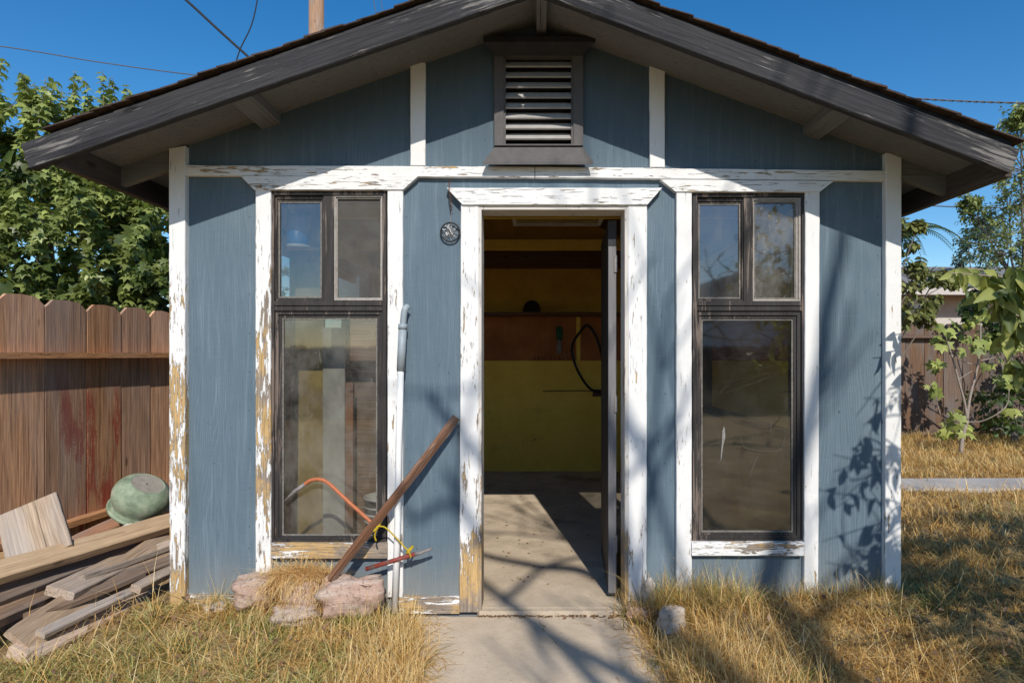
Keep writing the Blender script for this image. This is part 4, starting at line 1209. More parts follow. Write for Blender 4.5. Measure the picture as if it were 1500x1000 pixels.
# green pot upside down
def potmat():
    m, nt, out = newmat('green_glazed_pot')
    a = noise(nt, coords(nt, (9, 9, 9)), 1, 6, .65); b = noise(nt, coords(nt, (45, 45, 45)), 1, 5, .65)
    col = ramp(nt, a, [(.3, (.12, .155, .10)), (.5, (.25, .32, .22)), (.7, (.46, .48, .36))])
    col = mix(nt, smooth(nt, b, .6, .72), col, (.42, .42, .34)); col = mix(nt, math_(nt, 'MULTIPLY', smooth(nt, b, .42, .3), .5), col, (.16, .12, .07))
    bsdf(nt, out, col, .6, bump(nt, b, .3, .004), .35)
    return m
M['greenpot'] = potmat()
pc = PD(186, 753, 4.1)
axv = Vector((.46, -.17, .76)).normalized()
MXp = Matrix.Translation(pc + Vector((.05, 0, .02))) @ axv.to_track_quat('Z', 'Y').to_matrix().to_4x4() @ Matrix.Diagonal((.86, .86, .66, 1))
pot = empty('plant_pot', pc, 'round green glazed pot lying upside down on the lumber pile', 'pot')
m = MB(); m.lathe([(.135, .03), (.165, .03), (.178, .0), (.182, .035), (.168, .062), (.172, .08), (.195, .13), (.205, .19), (.195, .25), (.165, .31), (.125, .345), (.118, .352), (.112, .347)], 36, MXp); m.build('pot_body', M['greenpot'], pot, True)
m = MB(); m.lathe([(.114, .346), (.05, .342), (.012, .342), (.012, .30)], 30, MXp); m.build('pot_base', simple('pot_bottom', (.36, .33, .28), (.24, .22, .19), 30, .8), pot)
m = MB(); m.lathe([(.184, .004), (.196, .012), (.196, .028), (.184, .036)], 36, MXp); m.build('pot_rim', M['greenpot'], pot, True)

# ------------------------------------------------------------------ right fence
rf = empty('wooden_fence', (5.5, 5.55, .12), 'dark weathered dog eared fence behind the fig sapling', 'fence')
b0 = Vector((0, 5.55, 0)); dx = Vector((1, .03, 0)).normalized(); ny = Vector((.03, -1, 0)).normalized()
s = 3.2; k = 0
sx = X(1320, 5.55)
s = sx - .14
while s < 11.5:
    w = .282
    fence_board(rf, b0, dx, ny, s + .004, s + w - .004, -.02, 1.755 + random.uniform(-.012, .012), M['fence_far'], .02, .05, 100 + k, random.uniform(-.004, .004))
    s += w; k += 1
s = sx - .14 - .282
while s > -.3:
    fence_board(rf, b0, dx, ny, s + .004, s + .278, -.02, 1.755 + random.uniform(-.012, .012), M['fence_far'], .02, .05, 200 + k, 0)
    s -= .282; k += 1
m = MB()
for zz, zh in ((1.545, .05), (.16, .05)):
    A = lambda s, t, z: b0 + dx * s + ny * t + Vector((0, 0, z))
    m = MB(); m.hexa([A(-.3, .11, zz + zh), A(11.5, .11, zz + zh), A(11.5, .11, zz), A(-.3, .11, zz), A(-.3, .025, zz + zh), A(11.5, .025, zz + zh), A(11.5, .025, zz), A(-.3, .025, zz)])
    m.build('rail', M['fence_far_rail'], rf)

# ------------------------------------------------------------------ neighbour house
hs = empty('house', (11, 14, 0), 'neighbouring house with grey roof and pinkish wall behind the right fence', 'house')
dH = 14.0
yH = dH - D
m = MB(); m.box(6.5, 17.0, yH + .6, yH + 8, 0, 2.78); m.build('wall', M['housewall'], hs)
m = MB(); z0 = 2.80
m.add([(5.9, yH, z0), (17.6, yH, z0), (17.6, yH + 4.3, 3.9), (5.9, yH + 4.3, 3.9), (17.6, yH + 8.6, z0), (5.9, yH + 8.6, z0)],
      [(0, 1, 2, 3), (3, 2, 4, 5)])
m.add([(5.9, yH, z0 - .08), (17.6, yH, z0 - .08), (17.6, yH + 8.6, z0 - .08), (5.9, yH + 8.6, z0 - .08)], [(3, 2, 1, 0)])
m.build('roof', M['houseroof'], hs)
m = MB(); m.box(5.9, 17.6, yH - .03, yH - .002, z0 - .14, z0 + .02); m.build('fascia', M['housetrim'], hs)
m = MB(); yw = yH + .6
xw = (1345 - VX) / F * (D + yw); zw = EYE - (450 - VY) / F * (D + yw)
m.ring((xw - .16, xw + .12, zw - .17, zw + .14), (xw - .11, xw + .07, zw - .12, zw + .09), yw - .03, yw - .003)
wn = m.build('window', M['housetrim'], hs)
m = MB(); m.add([(xw - .12, yw - .012, zw - .13), (xw + .08, yw - .012, zw - .13), (xw + .08, yw - .012, zw + .10), (xw - .12, yw - .012, zw + .10)], [(0, 1, 2, 3)]); m.build('pane', M['whiteplastic'], wn)
m = MB(); m.box(7.0, 17.0, yw - .05, yw - .004, .4, zw - .25); m.build('wainscot', M['housetrim'], hs)

# behind the photographer: fence and a pale house (they show in the window panes)
bf = empty('wooden_fence', (2, -11, -.04), 'weathered board fence at the back of the yard behind the photographer', 'fence')
k = 0
for k in range(44):
    fence_board(bf, Vector((-7, -11, 0)), Vector((1, 0, 0)), Vector((0, 1, 0)), k * .45, k * .45 + .442, -.05, 1.5 + random.uniform(-.015, .015), M['fence_far'], .02, .05, 400 + k)
m = MB(); m.box(-7, 12.8, -10.978, -10.90, 1.2, 1.25); m.build('rail', M['fence_far_rail'], bf)
bh = empty('house', (6.2, -17, 0), 'pale house with gabled roof behind the back yard fence', 'house')
m = MB(); m.box(5.2, 7.4, -19, -15.6, -.04, 3.2); m.prism([(5.2, 3.2), (7.4, 3.2), (7.4, 3.4), (6.5, 3.9), (5.2, 3.5)], -15.6, -18.9); m.build('wall', M['whitewall'], bh)
m = MB(); m.box(4.2, 11.5, -22, -19.02, -.04, 2.7); m.build('wall', M['greywall'], bh)
m = MB(); m.prism([(3.9, 2.71), (11.8, 2.71), (11.8, 2.85), (8, 3.6), (3.9, 2.85)], -19.1, -22.2); m.build('roof', M['houseroof'], bh)

# ------------------------------------------------------------------ utility pole and cables
up_ = empty('utility_pole', PD(463, 519, 14) * 1, 'brown wooden utility pole rising behind the left roof slope', 'utility pole')
pb = PD(463.5, 519, 14); pb.z = -.05; up_.location = pb
m = MB(); m.tube([pb, pb + Vector((0, 0, 5)), pb + Vector((0, 0, 11.2))], [.20, .18, .16], 16); m.build('pole', M['pole'], up_, True)
m = MB(); m.box(pb.x - 1.1, pb.x + 1.1, pb.y - .26, pb.y - .165, 10.55, 10.68); m.build('crossarm', M['pole'], up_)
m = MB()
for q in (-1, -.5, .5, 1): m.lathe([(0, .14), (.03, .13), (.05, .07), (.035, .03), (.05, 0), (0, 0)], 10, Matrix.Translation((pb.x + q, pb.y - .21, 10.681)))
m.build('insulator', M['baremetal'], up_)
def cable(pts, r, label, mat=None, twist=False):
    P = curve(pts, 10); m = MB()
    if twist:
        Q1, Q2 = [], []
        P = curve(pts, 60)
        for i, p in enumerate(P):
            a = i * .45; o_ = Vector((0, math.cos(a), math.sin(a))) * r * .8
            Q1.append(p + o_); Q2.append(p - o_)
        m.tube(Q1, r * .75, 6); m.tube(Q2, r * .75, 6)
    else:
        m.tube(P, r, 6)
    return tag(m.build('overhead_cable', mat or M['cable'], None, True), label, 'cable')
cable([PD(-260, 36, 12), PD(0, 68, 12), PD(150, 92, 12), PD(295, 111, 12), PD(520, 132, 12)], .010, 'thin cable crossing the sky above the left tree', M['cablegrey'])
cable([PD(180, -80, 7), PD(272, 0, 7), PD(322, 46, 7), PD(375, 93, 7), PD(440, 145, 7)], .014, 'thick black cable dropping steeply towards the left roof slope')
cable([PD(386, -60, 9), PD(377, 0, 9), PD(368, 38, 9), PD(352, 72, 9), PD(344, 100, 9), PD(338, 140, 9)], .010, 'thin wavy black cable left of the utility pole')
cable([PD(536, -60, 15), PD(552, 25, 15), PD(565, 90, 15)], .008, 'faint thin wire just right of the utility pole', M['cablegrey'])
cable([PD(546, -60, 15.5), PD(562, 22, 15.5), PD(576, 90, 15.5)], .008, 'faint wire second from the utility pole', M['cablegrey'])
cable([PD(596, -50, 14), PD(606, 6, 14), PD(622, 90, 14)], .010, 'short dark wire meeting the left slope near the ridge')
cable([PD(1120, 128, 8), PD(1290, 141, 8), PD(1400, 148, 8), PD(1520, 152, 8), PD(1800, 160, 8)], .009, 'twisted grey cable above the right end of the roof', M['cablegrey'], True)
cable([PD(1250, 291, 16), PD(1345, 300, 16), PD(1440, 304, 16), PD(1700, 308, 16)], .016, 'thin cable below the right eave crossing to the tree', M['cablegrey'])

# ------------------------------------------------------------------ foliage
def basis(dirs, nrm):
    Y = dirs / np.linalg.norm(dirs, axis=1, keepdims=True)
    Zv = nrm - Y * np.sum(nrm * Y, axis=1, keepdims=True)
    Zv /= np.maximum(np.linalg.norm(Zv, axis=1, keepdims=True), 1e-6)
    Xv = np.cross(Y, Zv)
    return np.stack([Xv, Y, Zv], 1)
def scatter(tv, tf, pos, dirs, nrm, size):
    B = basis(dirs, nrm)
    V = np.einsum('vk,nkj->nvj', tv, B) * size[:, None, None] + pos[:, None, :]
    n = len(pos); nv = len(tv)
    T = (tf[None] + (np.arange(n) * nv)[:, None, None]).reshape(-1, 3)
    return V.reshape(-1, 3), T
def maple_t():
    c = (0, .36, .02)
    pts = [(0, 0, 0)]
    ang = [(122, .44), (94, .27), (62, .62), (34, .33), (0, .66), (-34, .33), (-62, .62), (-94, .27), (-122, .44)]
    out = []
    for a, r in ang[::-1]:
        t = math.radians(a)
        out.append((math.sin(t) * r, .36 + math.cos(t) * r, -.35 * r * r + (.05 if r < .3 else 0)))
    P = [c] + [(0, .04, .0)] + out
    F_ = [(0, i, i + 1) for i in range(1, len(P) - 1)] + [(0, len(P) - 1, 1)]
    return np.array(P), np.array(F_)
def oval_t(w=.30, fold=.10, droop=.22):
    ys = [0, .12, .35, .62, .85, 1.0]; ws = [0.0, .55, 1.0, .85, .42, 0.0]
    P = []; idx = []
    for y, q in zip(ys, ws):
        zb = -droop * y * y
        if q == 0: P.append((0, y, zb)); idx.append((len(P) - 1,))
        else:
            P += [(-w * q, y, zb + fold * q), (0, y, zb), (w * q, y, zb + fold * q)]; idx.append((len(P) - 3, len(P) - 2, len(P) - 1))
    F_ = []
    for a, b in zip(idx[:-1], idx[1:]):
        if len(a) == 1: F_ += [(a[0], b[1], b[0]), (a[0], b[2], b[1])]
        elif len(b) == 1: F_ += [(a[0], a[1], b[0]), (a[1], a[2], b[0])]
        else: F_ += [(a[0], a[1], b[1]), (a[0], b[1], b[0]), (a[1], a[2], b[2]), (a[1], b[2], b[1])]
    return np.array(P), np.array(F_)
def small_t(w=.28):
    P = [(0, 0, 0), (-w, .45, .08), (0, .5, 0), (w, .45, .08), (0, 1, -.12)]
    return np.array(P), np.array([(0, 2, 1), (0, 3, 2), (1, 2, 4), (2, 3, 4)])
MAPLE, OVAL, SMALL = maple_t(), oval_t(), small_t()
def unit(v): return v / np.maximum(np.linalg.norm(v, axis=-1, keepdims=True), 1e-9)

def shoots(bases, dirs, lens, nper, size, droop=.5, spread=.9, sizevar=.3, tip_tint=.5):
    """leaves set around shoots; returns pos, dir, normal, size, tint, plus shoot lines"""
    P, Dd, Nn, S, T = [], [], [], [], []
    for b, u_, L in zip(bases, dirs, lens):
        n = nper
        t = np.linspace(.12, 1.0, n)
        a = np.arange(n) * 2.4 + rng.uniform(0, 6)
        ref = np.array([.3, .2, .93]) if abs(u_[2]) < .9 else np.array([1., 0, 0])
        e1 = unit(np.cross(u_, ref)); e2 = np.cross(u_, e1)
        rad = np.cos(a)[:, None] * e1 + np.sin(a)[:, None] * e2
        bend = np.array([0, 0, -1.0]) * (t[:, None] ** 2) * L * .12
        pos = b + u_ * (t * L)[:, None] + bend
        dd_ = rad * spread + u_ * .35 + np.array([0, 0, -droop]) + rng.normal(0, .18, (n, 3))
        nn = np.array([0, 0, 1.0]) * .7 + u_ * .5 + rad * .25 + rng.normal(0, .48, (n, 3))
        P.append(pos); Dd.append(dd_); Nn.append(nn)
        S.append(size * (1 - sizevar * t ** 2) * rng.uniform(.6, 1.2, n)); T.append(np.clip(rng.normal(.35, .2, n) + rng.normal(0, .2) + tip_tint * t ** 2, 0, 1))
    return np.concatenate(P), np.concatenate(Dd), np.concatenate(Nn), np.concatenate(S), np.concatenate(T)
def leaves_obj(name, tmpl, pos, dirs, nrm, size, tint, mat, parent):
    V, T = scatter(tmpl[0], tmpl[1], pos, dirs, nrm, size)
    return npmesh(name, V, T, mat, parent, {'tint': np.repeat(tint, len(tmpl[1]))})

# big dense tree behind the left fence
def left_tree():
    base_ = np.array([-5.9, 4.3, 0.0])
    tr = empty('tree', base_.tolist(), 'large dense green tree with lobed leaves behind the left fence', 'tree')
    m = MB()
    m.tube([base_ + np.array([0, 0, -.1]), base_ + np.array([.05, 0, 1.0]), base_ + np.array([.0, .05, 2.2])], [.16, .13, .1], 10)
    cen = np.array([-5.6, 3.7, 2.05]); R = np.array([2.5, 1.5, 2.15])
    B, U, L = [], [], []
    lumps = [(np.array([-6.3, 3.5, 3.1]), .95), (np.array([-5.35, 3.4, 3.35]), .75), (np.array([-4.75, 3.6, 3.1]), .7), (np.array([-4.45, 3.7, 3.3]), .55), (np.array([-5.0, 3.0, 2.0]), .9), (np.array([-4.3, 3.2, 2.2]), .85),
             (np.array([-6.0, 3.0, 1.6]), .95), (np.array([-4.5, 3.2, 1.3]), .8), (np.array([-5.3, 2.9, 1.15]), .8), (np.array([-6.5, 3.3, 2.3]), .9), (np.array([-3.9, 3.9, 1.7]), .8), (np.array([-3.75, 4.2, 2.3]), .7)]
    for c_, r in lumps:
        n = int(62 * r * r / .6)
        v = unit(rng.normal(0, 1, (n, 3)))
        v = v[(v[:, 1] < .45)]
        for q in v:
            B.append(c_ + q * r * rng.uniform(.55, .85)); u_ = unit(q * .8 + np.array([0, 0, .75]) + rng.normal(0, .25, 3)); U.append(u_); L.append(rng.uniform(.28, .55))
        m.tube([base_ + np.array([0, .05, 2.0]), (base_ + np.array([0, 0, 2.0]) + c_) / 2 + rng.normal(0, .1, 3), c_], [.07, .05, .02], 7)
    # upright leading shoots along the top
    for px, py in ((8, 92), (-20, 100), (52, 128), (70, 118), (112, 112), (125, 125), (150, 112), (163, 122), (185, 132), (192, 140), (90, 140), (30, 112), (218, 146)):
        p = PD(px, py - 20, 6.4 + rng.uniform(-.3, .3)); L_ = rng.uniform(.75, 1.0)
        u_ = unit(np.array([rng.normal(.05, .12), rng.normal(0, .1), 1.0]))
        B.append(np.array(p) - u_ * L_); U.append(u_); L.append(L_)
        B.append(np.array(p) - u_ * L_ * 1.2 + rng.normal(0, .15, 3)); U.append(unit(u_ + rng.normal(0, .2, 3))); L.append(L_ * .8)
    n0 = len(B) - 26
    for b, u_, l in zip(B, U, L):
        m.tube([b, b + u_ * l * .9], [.007, .002], 4, False)
    m.build('trunk', M['trunk'], tr)
    a = list(shoots(np.array(B), np.array(U), np.array(L), 29, .120, .8, .9, .35, .35))
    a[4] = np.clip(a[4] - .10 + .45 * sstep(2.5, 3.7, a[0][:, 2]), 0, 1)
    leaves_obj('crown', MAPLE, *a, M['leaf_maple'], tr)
    # shaded inner leaves
    P = []
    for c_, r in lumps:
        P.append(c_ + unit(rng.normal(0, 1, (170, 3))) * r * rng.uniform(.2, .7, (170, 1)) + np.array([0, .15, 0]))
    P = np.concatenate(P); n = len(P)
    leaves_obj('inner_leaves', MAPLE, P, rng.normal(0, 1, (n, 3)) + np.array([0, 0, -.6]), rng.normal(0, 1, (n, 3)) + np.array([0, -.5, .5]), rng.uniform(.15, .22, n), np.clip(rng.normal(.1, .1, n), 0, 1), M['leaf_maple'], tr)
left_tree()

rb = np.random.default_rng(21)
def grow(p, d, L, r, depth, m, tips, nb=3, bend=.25, spread=.6, upb=.1, shrink=.68, tips_all=False):
    pts = [p]; q = p.copy(); dv = d.copy(); n = 4
    for k in range(n):
        dv = unit(dv + rb.normal(0, bend * .5, 3) + np.array([0, 0, upb * .3]))
        q = q + dv * L / n; pts.append(q.copy())
        if tips_all and depth <= 1: tips.append((q.copy(), dv.copy()))
    m.tube(pts, [r * (1 - .35 * k / n) for k in range(n + 1)], 6 if depth < 3 else 9, False)
    if depth == 0:
        tips.append((q, dv)); return
    for k in range(nb):
        t = rb.uniform(.45, 1.0) if k else 1.0
        i = min(n, int(t * n)); b = pts[i]
        nd_ = unit(dv + rb.normal(0, spread, 3) + np.array([0, 0, upb]))
        grow(b, nd_, L * shrink * rb.uniform(.75, 1.15), r * .6, depth - 1, m, tips, nb, bend, spread, upb, shrink, tips_all)

# bare tree behind the photographer (its thin shadows cross the door and walk)
bt = empty('tree', (1.9, -7.2, -.05), 'bare branched tree standing in the yard behind the photographer', 'tree')
m = MB(); tips = []
grow(np.array([1.9, -7.2, -.05]), np.array([-.04, .03, 1.0]), 2.9, .08, 4, m, tips, 3, .22, .55, .10, .74)
fk = (1.82, -7.1, 2.9)
for pts_, r0, r1 in (([fk, (1.8, -6.95, 4.6), (1.56, -6.73, 5.6), (1.2, -6.53, 5.62), (.83, -6.33, 5.65), (.45, -6.1, 5.9)], .06, .022),
                     ([fk, (1.7, -7.0, 4.5), (1.2, -7.05, 5.3), (.88, -6.80, 5.6), (.62, -6.6, 5.9)], .055, .018), ([(.98, -6.95, 5.5), (1.25, -6.5, 5.6), (1.52, -6.28, 5.6), (1.75, -6.1, 5.8)], .028, .014),
                     ([fk, (1.6, -7.4, 4.4), (1.19, -7.2, 5.5), (1.22, -7.6, 5.6), (1.3, -7.9, 5.7)], .05, .016),
                     ([(1.2, -7.1, 5.35), (.76, -7.0, 6.0), (.51, -7.0, 5.96), (.3, -7.0, 6.4)], .032, .014), ([(.76, -7.0, 6.0), (.80, -7.0, 6.45), (.95, -7.0, 6.9)], .022, .010),
                     ([fk, (2.2, -7.1, 5.0), (2.60, -7.0, 6.6), (2.66, -7.0, 7.0), (2.74, -7.0, 7.35), (2.78, -7.0, 7.8)], .065, .026), ([(2.55, -7.0, 6.5), (2.74, -7.0, 6.8), (2.80, -7.0, 7.1)], .026, .012),
                     ([(2.3, -7.08, 5.3), (2.75, -7.0, 5.55), (3.0, -7.0, 5.6)], .035, .016)):
    P_ = curve(pts_, 6); n_ = len(P_)
    m.tube(P_, [r0 + (r1 - r0) * k / (n_ - 1) for k in range(n_)], 8)
m.build('trunk', M['trunk'], bt)

# airy light tree at the right edge
def airy(name, base_, px_list, d, n_per, size, mat, label, tmpl=SMALL, rad=.5, droop=.4, nsh=60, thick=1.0):
    tr = empty(name, base_, label, 'tree')
    m = MB(); bb = np.array(base_)
    B, U, L = [], [], []
    cs = [np.array(PD(px, py, d + rng.uniform(-.6, .6))) for px, py, r in px_list]
    top = np.mean(cs, 0)
    fork = bb + (top - bb) * .5
    m.tube([bb, (bb + fork) / 2 + rng.normal(0, .05, 3), fork], [.09 * thick, .075 * thick, .055 * thick], 8)
    for (px, py, r), c_ in zip(px_list, cs):
        R_ = r / F * d
        m.tube([fork, (fork + c_) / 2 + rng.normal(0, .12, 3), c_], [.03 * thick, .018 * thick, .006], 5)
        for k in range(nsh):
            q = unit(rng.normal(0, 1, 3)); b = c_ + q * R_ * rng.uniform(.1, .75)
            u_ = unit(q + np.array([0, 0, .25]) + rng.normal(0, .4, 3)); l = R_ * rng.uniform(.35, .7)
            B.append(b); U.append(u_); L.append(l)
            m.tube([c_ + (b - c_) * .3, b, b + u_ * l], [.005, .004, .002], 3, False)
    m.build('trunk', M['trunk'], tr)
    a = shoots(np.array(B), np.array(U), np.array(L), n_per, size, droop, .9, .25, .3)
    leaves_obj('crown', tmpl, *a, mat, tr)
airy('tree', (7.7, 6.3, 0), [(1490, 190, 30), (1478, 300, 42), (1445, 330, 38), (1500, 250, 40), (1530, 330, 60), (1478, 370, 40), (1420, 300, 16), (1540, 220, 50), (1495, 170, 18), (1505, 410, 40)], 9.5, 9, .085, M['leaf_airy'],
     'airy tree with small pale green leaves at the right edge against the sky', nsh=52)
airy('tree', (11.0, 13.0, 0), [(1418, 350, 24), (1436, 375, 26), (1408, 385, 18), (1455, 350, 22), (1440, 340, 15)], 16.0, 8, .13, M['leaf_bluish'], 'darker bluish green tree behind the neighbouring roof', nsh=26)
airy('tree', (3.45, 4.3, .1), [(1322, 350, 26), (1316, 400, 30), (1335, 420, 24), (1345, 395, 14), (1372, 405, 16), (1395, 412, 12), (1330, 455, 20), (1318, 470, 18), (1368, 445, 14), (1345, 330, 10), (1300, 330, 22), (1360, 465, 12)], 7.2, 7, .095, M['leaf_brown'],
     'tree with brownish green leaves right behind the shed corner', OVAL, nsh=16, droop=.7, thick=.45)
airy('shrub', (6.3, 4.9, .1), [(1470, 470, 40), (1500, 520, 60), (1480, 580, 45), (1440, 430, 30), (1520, 600, 60), (1510, 450, 50), (1430, 455, 22), (1470, 630, 30)], 8.0, 9, .10, M['leaf_dark'], 'dense dark green shrub in front of the right fence', OVAL, nsh=30, thick=.5)

# palm fronds far behind
pmx = PD(1352, 352, 24)
pm = empty('palm_tree', (pmx.x - 1.2, pmx.y, 0), 'distant palm with arching frond left of the bluish tree', 'palm')
m = MB(); tb = Vector((pmx.x - 1.2, pmx.y, 0)); m.tube([tb, tb + Vector((0, 0, 5.6))], [.22, .17], 10); m.build('trunk', M['trunk'], pm)
P_, D_, N_, S_, T_ = [], [], [], [], []
for az in np.linspace(0, 2 * math.pi, 11, endpoint=False):
    for t in np.linspace(.15, 1, 26):
        h = np.array([math.cos(az), math.sin(az), 0])
        p = np.array(tb) + np.array([0, 0, 5.6]) + h * t * 2.3 + np.array([0, 0, .75 * math.sin(t * 2.6) - .55 * t * t])
        sd = np.array([-h[1], h[0], 0])
        for s_ in (-1, 1):
            P_.append(p); D_.append(sd * s_ * .7 + h * .7 + np.array([0, 0, -.5])); N_.append(np.array([0, 0, 1.0]) + rng.normal(0, .1, 3)); S_.append(.5 * (1 - .5 * t)); T_.append(rng.uniform(.1, .7))
leaves_obj('fronds', small_t(.06), np.array(P_), np.array(D_), np.array(N_), np.array(S_), np.array(T_), M['leaf_palm'], pm)

# fig sapling in front of the right fence
def fig():
    d = 7.4
    b = PD(1407, 664, d)
    fg = empty('fig_sapling', b, 'young fig sapling with pale forked trunk and large lobed leaves by the fence', 'sapling')
    m = MB()
    def line(pts, r0, r1):
        P = curve([PD(*p) for p in pts], 5); n = len(P)
        m.tube(P, [r0 + (r1 - r0) * k / (n - 1) for k in range(n)], 7)
    line([(1407, 666, d), (1410, 640, d), (1417, 615, d)], .026, .020)
    line([(1417, 616, d), (1413, 590, d), (1405, 560, d), (1394, 520, d), (1384, 490, d)], .016, .008)
    line([(1416, 616, d), (1421, 580, d), (1431, 540, d), (1436, 500, d), (1436, 470, d)], .019, .008)
    line([(1417, 618, d), (1440, 616, d - .1), (1465, 603, d - .2), (1476, 590, d - .2), (1478, 570, d - .25)], .009, .005)
    line([(1431, 534, d), (1415, 531, d), (1398, 522, d), (1391, 512, d)], .007, .004)
    line([(1436, 528, d), (1455, 524, d), (1472, 516, d)], .007, .004)
    line([(1404, 556, d), (1413, 550, d), (1424, 543, d)], .006, .003)
    line([(1378, 608, d), (1374, 595, d), (1371, 575, d)], .006, .003)
    m.build('trunk', M['twig'], fg, True)
    P_, D_, N_, S_, T_ = [], [], [], [], []
    for px, py, n, sp in ((1386, 482, 16, 18), (1372, 500, 8, 10), (1372, 535, 9, 10), (1366, 565, 8, 9), (1374, 570, 5, 6), (1398, 610, 14, 12), (1382, 628, 7, 8), (1428, 500, 16, 16), (1450, 498, 12, 14), (1444, 535, 6, 6), (1478, 600, 6, 6), (1484, 500, 12, 12), (1440, 460, 12, 14), (1470, 555, 9, 10), (1420, 470, 6, 10), (1412, 620, 5, 8)):
        for k in range(n):
            q = np.array(PD(px + rng.normal(0, sp * .6), py + rng.normal(0, sp * .55), d + rng.normal(0, .12)))
            P_.append(q); D_.append(np.array([rng.normal(0, .6), rng.normal(-.35, .4), -.75 + rng.normal(0, .3)])); N_.append(np.array([rng.normal(.1, .5), -.5 + rng.normal(0, .5), .7])); S_.append(rng.uniform(.07, .155)); T_.append(np.clip(rng.normal(.5, .3), 0, 1))
    leaves_obj('crown', MAPLE, np.array(P_), np.array(D_), np.array(N_), np.array(S_), np.array(T_), M['leaf_fig'], fg)
fig()

# persimmon tree whose crown hangs in from the right, close to the wall
def persimmon():
    base_ = np.array([3.25, -2.0, -.02])
    tr = empty('fruit_tree', base_.tolist(), 'broad leaved fruit tree reaching in from the right edge near the wall', 'tree')
    m = MB(); B, U, L = [], [], []
    m.tube([base_ + np.array([0, 0, -.05]), base_ + np.array([.02, .02, .8]), base_ + np.array([-.05, .1, 1.5])], [.07, .055, .045], 9)
    f0 = base_ + np.array([-.05, .1, 1.45])
    def branch(pts, r, step=.055, leaf=True):
        P = curve([Vector(p) for p in pts], 6); n = len(P)
        m.tube(P, [r * (1 - .75 * k / n) for k in range(n)], 6, False)
        return [np.array(p) for p in P]
    # main limbs
    limbs = []
    def limb(end, mid, r=.026): limbs.append(branch([f0, (f0 * .7 + mid * .3 + mid * 0) , mid, end], r))
    c1 = np.array(PD(1580, 455, 2.87))
    limb(c1, (f0 + c1) / 2, .018)
    for e in ([2.6, -1.3, 2.0], [3.0, -2.8, 2.5], [3.8, -1.6, 2.3], [2.5, -2.6, 1.7], [3.3, -1.0, 1.5], [2.35, -1.9, 1.25], [3.6, -3.0, 1.7], [2.9, -3.6, 2.2]):
        e = np.array(e); limb(e, (f0 + e) / 2 + rng.normal(0, .12, 3))
    # visible sprays (photograph positions)
    sprays = [((1580, 455, 2.45), (1500, 440, 2.45), (1450, 425, 2.42), (1425, 432, 2.4)), ((1580, 470, 2.45), (1510, 480, 2.42), (1470, 490, 2.4)), ((1580, 455, 2.5), (1520, 410, 2.5), (1500, 395, 2.48)), ((1520, 470, 2.4), (1490, 462, 2.36), (1470, 452, 2.34)), ((1530, 440, 2.42), (1512, 452, 2.38), (1492, 478, 2.36)), ((1580, 455, 2.45), (1500, 420, 2.42), (1440, 396, 2.42), (1400, 394, 2.38)), ((1580, 455, 2.45), (1500, 425, 2.42), (1452, 405, 2.34), (1392, 400, 2.3)),
              ((1580, 455, 2.45), (1500, 430, 2.42), (1475, 425, 2.32), (1452, 432, 2.28)), ((1580, 455, 2.45), (1510, 430, 2.4), (1490, 402, 2.35), (1478, 390, 2.3)), ((1580, 455, 2.45), (1510, 450, 2.4), (1480, 440, 2.34), (1462, 425, 2.3)),
              ((1530, 540, 2.3), (1505, 535, 2.25), (1482, 528, 2.2))]
    P_, D_, N_, S_, T_ = [], [], [], [], []
    def put(q, d_, n_, s_, t_): P_.append(q); D_.append(d_); N_.append(n_); S_.append(s_); T_.append(t_)
    for sp in sprays:
        P = branch([PD(p[0], p[1], p[2] + .42) for p in sp], .007)
        n = len(P)
        for k in range(1, n, 1):
          for sd in (-1, 1):
            if rng.uniform() < .42: continue
            put(P[k], np.array([rng.normal(-.2, .4) , sd * .4 + rng.normal(-.1, .3), -.75 + rng.normal(0, .25)]), np.array([rng.normal(-.2, .7), rng.normal(-.45, .5), .5]), rng.uniform(.05, .135), np.clip(rng.normal(.5, .36), 0, 1))
    # shadow-casting sprays low on the right, just outside the frame
    for ctr, sp_, nst in (((1.98, -1.3, 2.10), .08, 3), ((1.87, -1.3, 1.80), .11, 7), ((1.95, -1.3, 1.44), .14, 8), ((1.98, -1.35, 1.28), .12, 7)):
        ctr = np.array(ctr)
        for k in range(nst):
            q1 = ctr + rng.normal(0, sp_, 3) * np.array([.7, .5, 1.0]) + np.array([-.06, 0, -.05]); q0 = ctr + np.array([.24, -.1, .05]) + rng.normal(0, .05, 3)
            P = branch([f0 + (q0 - f0) * .6, q0, q1], .006)
            for i_ in range(5, len(P), 2):
                for s_ in (-1, 1):
                    if rng.uniform() < .25: continue
                    put(P[i_], np.array([rng.normal(0, .45), s_ * .4, -.8 + rng.normal(0, .3)]), rng.normal(0, .4, 3) + np.array([0, -.5, .4]), rng.uniform(.075, .12), np.clip(rng.normal(.5, .25), 0, 1))
    for lb in limbs[1:]:
        e = lb[-1]
        for k in range(40):
            b = e + rng.normal(0, .36, 3); u_ = unit(rng.normal(0, 1, 3)); tipb = b + u_ * .28
            if min((p_[0] / (p_[1] + D)) if p_[1] > -D + .2 else 9 for p_ in (b, tipb, b + u_ * .14)) < .86 or max(b[1], tipb[1]) > -.75: continue
            P = branch([(e + b) / 2, b, tipb], .006)
            for q in P[::2]:
                if q[1] > -.75 or q[0] < 2.15 + max(0, -.0): continue
                put(q, rng.normal(0, .6, 3) + np.array([0, 0, -.7]), rng.normal(0, .4, 3) + np.array([0, -.3, .6]), rng.uniform(.08, .125), np.clip(rng.normal(.45, .25), 0, 1))
    m.build('trunk', M['twig'], tr, True)
    leaves_obj('crown', oval_t(.235, .15, .34), np.array(P_), np.array(D_), np.array(N_), np.array(S_), np.array(T_), M['leaf_persimmon'], tr)
